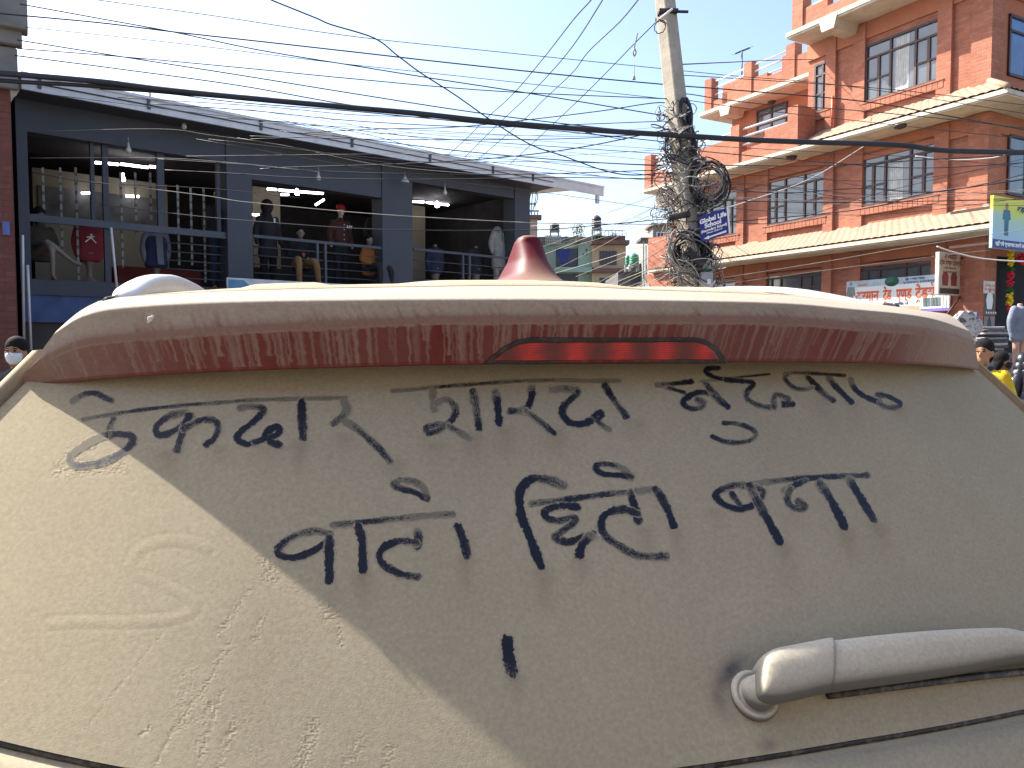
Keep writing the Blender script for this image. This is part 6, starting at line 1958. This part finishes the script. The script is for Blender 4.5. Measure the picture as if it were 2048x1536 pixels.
# rooftop plants made of many leaves
def bush(px, py, rpx, Y, n, mat, label, squash=1.0):
    c = at(px, py, Y); r = rpx * Y / F; q = random.Random(px)
    e = empty('potted_plant', label, 'plant', (c.x, Y, c.z - r * squash))
    mb = MB()
    for i in range(n):
        a, b_, k = q.uniform(0, 6.28), q.uniform(-1, 1), q.random() ** .4
        s_ = math.sqrt(1 - b_ * b_)
        p = Vector((math.cos(a) * s_, math.sin(a) * s_, b_ * squash)) * r * k + Vector((0, 0, r * squash))
        u_ = Vector((q.uniform(-1, 1), q.uniform(-1, 1), q.uniform(-1, 1))).normalized() * r * .16; w_ = u_.orthogonal().normalized() * r * .08
        mb.add([p - u_, p + w_, p + u_, p - w_], [(0, 1, 2, 3)])
    mb.build('foliage', mat, e)
    mb = MB(); mb.lathe([(r * .3, -r * .5), (r * .42, 0), (r * .36, 0.02)], (0, 0, 0), 12); mb.build('pot', M_HC, e)
bush(1157, 462, 14, 84, 260, plain('yellow_leaf', (.16, .15, .04), .8, var=.4, scale=9), 'sparse yellow green plant on the mint green roof', 1.2)
bush(1196, 474, 10, 83.3, 300, plain('dark_leaf', (.03, .07, .035), .8, var=.4, scale=9), 'round dark green bush on the tan house roof', .7)
bush(1133, 478, 7, 84, 160, plain('dark_leaf', (.03, .07, .035), .8), 'small shrub beside the pale lattice on the green roof', .8)
bush(1228, 470, 9, 83.3, 160, plain('pink_leaf', (.25, .16, .10), .8, var=.3, scale=9), 'dry brownish plant by the railing of the tan house roof', .6)
# ================================================================ people
def person(label, px, py_headtop, Y, facing, top, legs, hair=True, mask=None, lean=(0, 0), arms=None, stretch=1.0, skin=None, hairdrop=.0):
    """standing person: the pixel of the crown fixes place and height; facing = world angle of the face (0 = +x, -90 = towards the camera)"""
    p = at(px, py_headtop, Y)
    H = p.z * stretch; s = H / 1.72
    e = empty('person', label, 'person', (p.x, Y, 0), facing + R(90))
    lx, ly = lean
    neck = Vector((lx, ly, 1.44 * s)); hip = Vector((0, 0, .93 * s)); hc = neck + Vector((lx * .25, ly * .25 - .02 * s, .165 * s))
    b = MB(); torso(b, hip, neck, .185 * s, .155 * s, .13 * s); head_shape(b, hc, s)
    if arms is None: arms = [[(sg * .165 * s + lx * .9, ly * .9, 1.38 * s), (sg * .235 * s + lx * .5, .02 + ly * .5, 1.12 * s), (sg * .225 * s, -.10 * s, .88 * s)] for sg in (-1, 1)]
    for a in arms:
        limb(b, a, [.047 * s, .038 * s, .028 * s])
        h0 = Vector(a[-1]); d = (h0 - Vector(a[-2])).normalized()
        b.ball(tuple(h0 + d * .05 * s), .036 * s, .020 * s, .048 * s, 10, 7)
        for k in range(4): limb(b, [tuple(h0 + d * .08 * s + Vector(((k - 1.5) * .018 * s, 0, 0))), tuple(h0 + d * .125 * s + Vector(((k - 1.5) * .018 * s, -.012 * s, 0))), tuple(h0 + d * (.15 - .008 * abs(k - 1.4)) * s + Vector(((k - 1.5) * .017 * s, -.03 * s, 0)))], [.010 * s, .009 * s, .008 * s], 8)
        limb(b, [tuple(h0 + d * .03 * s + Vector((0, -.02 * s, 0))), tuple(h0 + d * .08 * s + Vector((0, -.05 * s, 0)))], [.011 * s, .009 * s], 8)
    lg = [[(sg * .085 * s, 0, .93 * s), (sg * .095 * s, -.015, .50 * s), (sg * .10 * s, .015, .09 * s)] for sg in (-1, 1)]
    for l_ in lg:
        limb(b, l_, [.085 * s, .056 * s, .036 * s]); b.ball((l_[2][0], -.06 * s, .04), .045 * s, .12 * s, .04, 12, 8)
    baked(b, 'body', skin or M_SKIN, e, .011, 2)
    g = MB(); torso(g, hip - Vector((0, 0, .08 * s)), neck + Vector((0, 0, .01)), .20 * s, .18 * s, .16 * s, .66, extra=.012)
    for a in arms: limb(g, [a[0], a[1], tuple(Vector(a[1]).lerp(Vector(a[2]), .93))], [.075 * s, .062 * s, .048 * s])
    g.tube([tuple(neck - Vector((0, 0, .05 * s))), tuple(neck + Vector((0, 0, .035 * s)))], [.10 * s, .072 * s], 14)
    jk = baked(g, 'jacket', top, e, .013, 2)
    g = MB()
    for l_ in lg: limb(g, [l_[0], l_[1], tuple(Vector(l_[1]).lerp(Vector(l_[2]), .95))], [.11 * s, .078 * s, .062 * s])
    torso(g, (0, 0, .88 * s), (0, 0, 1.12 * s), .165 * s, .165 * s, .15 * s)
    baked(g, 'trousers', legs, e, .014, 2)
    for l_ in lg:
        g = MB(); g.ball((l_[2][0], -.05 * s, .045), .055 * s, .135 * s, .05); g.box(l_[2][0] - .045 * s, l_[2][0] + .045 * s, -.17 * s, .07 * s, 0, .025); g.build('shoe', GD['black'], e)
    if hair:
        g = MB(); g.ball(tuple(hc + Vector((0, .022 * s, .055 * s))), .088 * s, .098 * s, .098 * s); g.ball(tuple(hc + Vector((0, .055 * s, -.02 * s - hairdrop))), .078 * s, .055 * s, .09 * s + hairdrop)
        for sg in (-1, 1): g.ball(tuple(hc + Vector((sg * .070 * s, .02 * s, .015 * s))), .018 * s, .045 * s, .055 * s)
        baked(g, 'hair', M_HAIR, e, .010, 2)
    g = MB()
    for sg in (-1, 1): g.ball(tuple(hc + Vector((sg * .031 * s, -.083 * s, .022 * s))), .013 * s, .008 * s, .007 * s, 8, 6)
    g.build('eyes', M_HAIR, e)
    g = MB()
    for sg in (-1, 1): g.tube([tuple(hc + Vector((sg * .048 * s, -.080 * s, .040 * s))), tuple(hc + Vector((sg * .016 * s, -.092 * s, .043 * s)))], .005 * s, 5)
    g.build('eyebrows', M_HAIR, e)
    if mask is not None:
        g = MB(); rings = []
        for k, (z, w_, f_) in enumerate(((.004, .062, .090), (-.012, .066, .112), (-.04, .064, .106), (-.07, .052, .094), (-.095, .034, .075))):
            rings.append([tuple(hc + Vector((w_ * s * math.cos(a), -.020 * s + (f_ - .02) * s * math.sin(a), z * s))) for a in np.linspace(R(180), R(360), 15)] + [tuple(hc + Vector((.9 * w_ * s * math.cos(a), -.020 * s + (f_ - .026) * s * math.sin(a), z * s))) for a in np.linspace(R(360), R(180), 15)])
        g.rings(rings)
        for sg in (-1, 1):
            for z0, z1 in ((-.005, .015), (-.075, -.03)): g.tube([tuple(hc + Vector((sg * .062 * s, -.02 * s, z0 * s))), tuple(hc + Vector((sg * .088 * s, .005 * s, z1 * s)))], .003 * s, 4)
        g.build('face_mask', mask, e)
    return e, s, hc, neck, hip
M_MASKW = plain('pale_mask', (.60, .66, .70), .8, var=.04)
person('person in a dark green jacket and a white face mask standing left of the car', 33, 680, 6.0, R(-82), cloth('dark_green_cloth', (.012, .022, .018)), GD['black'], mask=M_MASKW, hairdrop=.02)
M_YELLOW = cloth('yellow_cloth', (.62, .42, .01))
pe, s_, hc, nk, hp = person('person in a bright yellow jacket half hidden behind the right end of the car', 1969, 683, 6.7, R(-140), M_YELLOW, GD['denim'], skin=plain('tan_skin', (.36, .185, .105), .6, var=.08))
mb = MB(); mb.rings([[(nk.x + r_ * math.cos(a), nk.y - .01 + r_ * math.sin(a), nk.z + z) for a in np.linspace(0, 6.283, 20, endpoint=False)] for r_, z in ((.085, -.03), (.085, .02), (.075, .035), (.066, .02))])
mb.build('collar', GD['charcoal'], pe)
person('person with a black face mask looking to the right behind the yellow jacket', 2003, 707, 8.3, R(-18), GD['charcoal'], GD['denim'], mask=plain('black_mask', (.012, .012, .014), .8), skin=plain('dark_skin', (.23, .115, .07), .6, var=.08))
# puffer jacket: quilted rolls
M_PUFF = plain('glossy_black_nylon', (.012, .013, .020), .28, var=.2, spec=.6)
pe, s_, hc, nk, hp = person('person in a shiny black puffer jacket and blue jeans at the right edge', 2094, 672, 7.4, R(60), M_PUFF, cloth('blue_denim', (.035, .055, .13)), stretch=1.06, lean=(0, -.14))
mb = MB()
for i in range(7):
    t = i / 6; c = hp.lerp(nk, .02 + .86 * t); w_ = np.interp(t, [0, .4, .8, 1], [.205, .195, .225, .17]) * s_
    rings = []
    for z, k in ((-.045, .95), (-.02, 1.0), (.01, 1.01), (.035, .985), (.05, .95)): rings.append([(c.x + w_ * k * math.cos(a), c.y + w_ * .72 * k * math.sin(a), c.z + z * s_ * 1.2) for a in np.linspace(0, 6.283, 22, endpoint=False)])
    mb.rings(rings)
mb.build('quilting', M_PUFF, pe)
for sg in (-1, 1):
    mb = MB()
    for i in range(8):
        t = i / 7; a = Vector((sg * .175 * s_, -.12, 1.36 * s_)); b_ = Vector((sg * .245 * s_, -.06, 1.10 * s_)); c_ = Vector((sg * .235 * s_, -.10, .92 * s_))
        c = a.lerp(b_, t * 2) if t < .5 else b_.lerp(c_, t * 2 - 1)
        mb.ball(tuple(c), .082 * s_ * (1 - .2 * t), .082 * s_ * (1 - .2 * t), .105 * s_, 14, 8)
    mb.build('sleeve_quilting', M_PUFF, pe)

# ================================================================ goods outside the corner shop
Yg = 15.6
a = at(1944, 705, Yg); b_ = at(2008, 705, Yg)
tb = empty('stall_table', 'low stall table under a grey cloth carrying folded clothes at the shop corner', 'table', ((a.x + b_.x) / 2 + .1, Yg, 0))
hw_ = (b_.x - a.x) / 2 + .1; zt_t = at(1980, 706, Yg).z
mb = MB(); rings = []
for k, z in ((1.06, .25), (1.03, zt_t * .6), (1.0, zt_t - .02), (.97, zt_t)):
    rings.append([(hw_ * k * (1 + .02 * math.sin(9 * t)) * math.copysign(abs(math.cos(t)) ** .4, math.cos(t)), .35 * k * math.copysign(abs(math.sin(t)) ** .4, math.sin(t)), z) for t in np.linspace(0, 6.283, 40, endpoint=False)])
mb.rings(rings); mb.build('cloth', plain('grey_cover', (.17, .165, .17), .9, var=.3, bump=.4, bscale=6), tb)
for sx2 in (-1, 1):
    for sy2 in (-1, 1):
        mb = MB(); mb.box(sx2 * hw_ * .85 - .025, sx2 * hw_ * .85 + .025, sy2 * .28 - .025, sy2 * .28 + .025, 0, .26); mb.build('leg', M_WOOD, tb)
q = random.Random(3); z = zt_t + .004
tones = [(.05, .05, .06), (.32, .31, .30), (.10, .10, .12), (.40, .39, .38), (.07, .08, .10), (.25, .24, .25), (.035, .04, .06), (.36, .34, .33), (.12, .12, .13), (.22, .22, .23)]
for i, c in enumerate(tones):
    h = q.uniform(.038, .055); wd = q.uniform(.24, .30); x0 = tb.location.x + q.uniform(-.05, .03) - .06
    rings = []
    for k, zz in ((.94, 0), (1.0, h * .25), (1.0, h * .75), (.95, h)):
        rings.append([(wd * k * math.copysign(abs(math.cos(t)) ** .3, math.cos(t)), .20 * k * math.copysign(abs(math.sin(t)) ** .3, math.sin(t)), zz + .006 * math.sin(3 * t + i)) for t in np.linspace(0, 6.283, 28, endpoint=False)])
    mb = MB(); mb.rings(rings)
    o = mb.build('folded_garment', cloth('folded_%d' % i, c), None); o.location = (x0, Yg, z); o.rotation_euler = (0, 0, q.uniform(-.12, .12))
    tag(o, 'folded dark and grey garment in the stack on the stall table by the shop corner', 'folded clothes', 'folded garments stacked on the stall table'); z += h + .006
# hanging bundle of printed cloth in front of a white board
c = at(1932, 622, 15.2)
rings = []
for t in np.linspace(0, 1, 12):
    w_ = .10 + .16 * math.sin(math.pi * min(1, t * 1.1)) + .05 * t
    rings.append([(w_ * (1 + .25 * math.sin(5 * a + 4 * t)) * math.cos(a), .10 * (1 + .2 * math.sin(4 * a)) * math.sin(a), -.62 * t) for a in np.linspace(0, 6.283, 30, endpoint=False)])
mb = MB(); mb.rings(rings)
m, nt, b = nodes('printed_cloth'); v = coords(nt)
nt.links.new(ramp(nt, noise_(nt, 11, 3, .6, v, 1.0), [(.38, (.10, .085, .10)), (.5, (.42, .39, .38)), (.62, (.5, .47, .46)), (.7, (.20, .05, .06))]).outputs[0], b.inputs['Base Color']); b.inputs['Roughness'].default_value = .9
o = mb.build('hanging_cloth', m, None); o.location = c; tag(o, 'grey and white printed cloth bundle hanging below the shop banner', 'cloth')
p = at(1950, 655, 15.35); h = at(1950, 624, 15.35).z
mb = MB(); mb.box(-.30, .02, -.01, .01, 0, h - p.z)
o = mb.build('price_board', M_WHITE, None); o.location = p; tag(o, 'white board with violet edge behind the hanging printed cloth', 'board')
mb = MB(); mb.box(.021, .05, -.015, .015, 0, h - p.z); mb.build('edge', plain('violet_print', (0.16, 0.12, 0.42), 0.6), o)
# shirt bust by the shop door
Ym = 15.0; c = at(2040, 612, Ym)
e = empty('mannequin', 'grey blue shirt on a headless mannequin bust at the dark shop door', 'mannequin', (c.x, Ym, 0), R(25))
zn = c.z
g = MB(); torso(g, (0, 0, zn - .66), (0, 0, zn), .21, .20, .18, .66, extra=.012)
for sg in (-1, 1): limb(g, [(sg * .17, 0, zn - .07), (sg * .25, .02, zn - .32), (sg * .24, -.02, zn - .60)], [.078, .066, .052])
baked(g, 'shirt', cloth('shirt_blue_grey', (.16, .18, .24)), e, .016)
g = MB(); torso(g, (0, 0, zn - .55), (0, 0, zn - .01), .19, .16, .14); g.tube([(0, 0, zn - .04), (0, 0, zn + .05)], .05, 10)
for sg in (-1, 1): limb(g, [(sg * .08, 0, zn - .6), (sg * .09, 0, zn - 1.0), (sg * .09, .02, .06)], [.08, .05, .035])
baked(g, 'body', plain('pink_plastic', (.38, .22, .17), .5), e, .016)
g = MB(); g.lathe([(.20, 0), (.19, .02), (.02, .03), (.02, .1)], (0, 0, 0), 20); g.build('stand', M_DARKSTEEL, e)
# flower garlands over the entrance
yg, zg = side_hit(1999, 503); _, zg2 = side_hit(1999, 612)
ye = empty('garland', 'long yellow red and green flower garland hanging at the shop entrance', 'garland', BF.world((-.25, yg, zg2)), BF.a)
M_FY = plain('marigold_yellow', (.72, .52, .01), .8, var=.25, scale=14); M_FR = plain('garland_red', (.55, .015, .05), .8, var=.25, scale=14); M_FG = plain('garland_green', (.015, .10, .02), .8, var=.25, scale=14)
Hh = zg - zg2; q = random.Random(8)
segs = [(1.0, .72, M_FY), (.72, .62, M_FG), (.62, .34, M_FR), (.34, .22, M_FG), (.22, .0, M_FY)]
for t1_, t0_, mt in segs:
    mb = MB(); n = int((t1_ - t0_) * 150)
    for i in range(n):
        a = q.uniform(0, 6.28); r_ = .055 * q.random() ** .5
        mb.ball((r_ * math.cos(a), r_ * math.sin(a), Hh * (t0_ + (t1_ - t0_) * q.random())), .034, .034, .026, 7, 5)
    mb.build('flowers', mt, ye)
mb = MB(); mb.lathe([(.02, .05), (.05, 0), (.06, -.08), (.03, -.14)], (0, 0, 0), 12); mb.build('tassel', M_FR, ye)
for (px, py, mt, lab, n, rx) in ((2022, 520, M_FR, 'red flower swag hanging beside the long garland', 90, .20), (2044, 516, M_FY, 'yellow flower bunch at the right edge over the shop entrance', 60, .12)):
    y_, z_ = side_hit(px, py)
    e = empty('flower_bunch', lab, 'flowers', BF.world((-.25, y_, z_)), BF.a)
    mb = MB()
    for i in range(n):
        a = q.uniform(0, 6.28); k = q.random() ** .5
        mb.ball((q.uniform(-.05, .05), rx * k * math.cos(a), rx * .6 * k * math.sin(a)), .035, .035, .03, 7, 5)
    mb.build('flowers', mt, e)
    mb = MB(); mb.tube([(0, 0, .05), (0, 0, rx * .6 + .25)], .006, 4); mb.build('string', M_CABW, e)
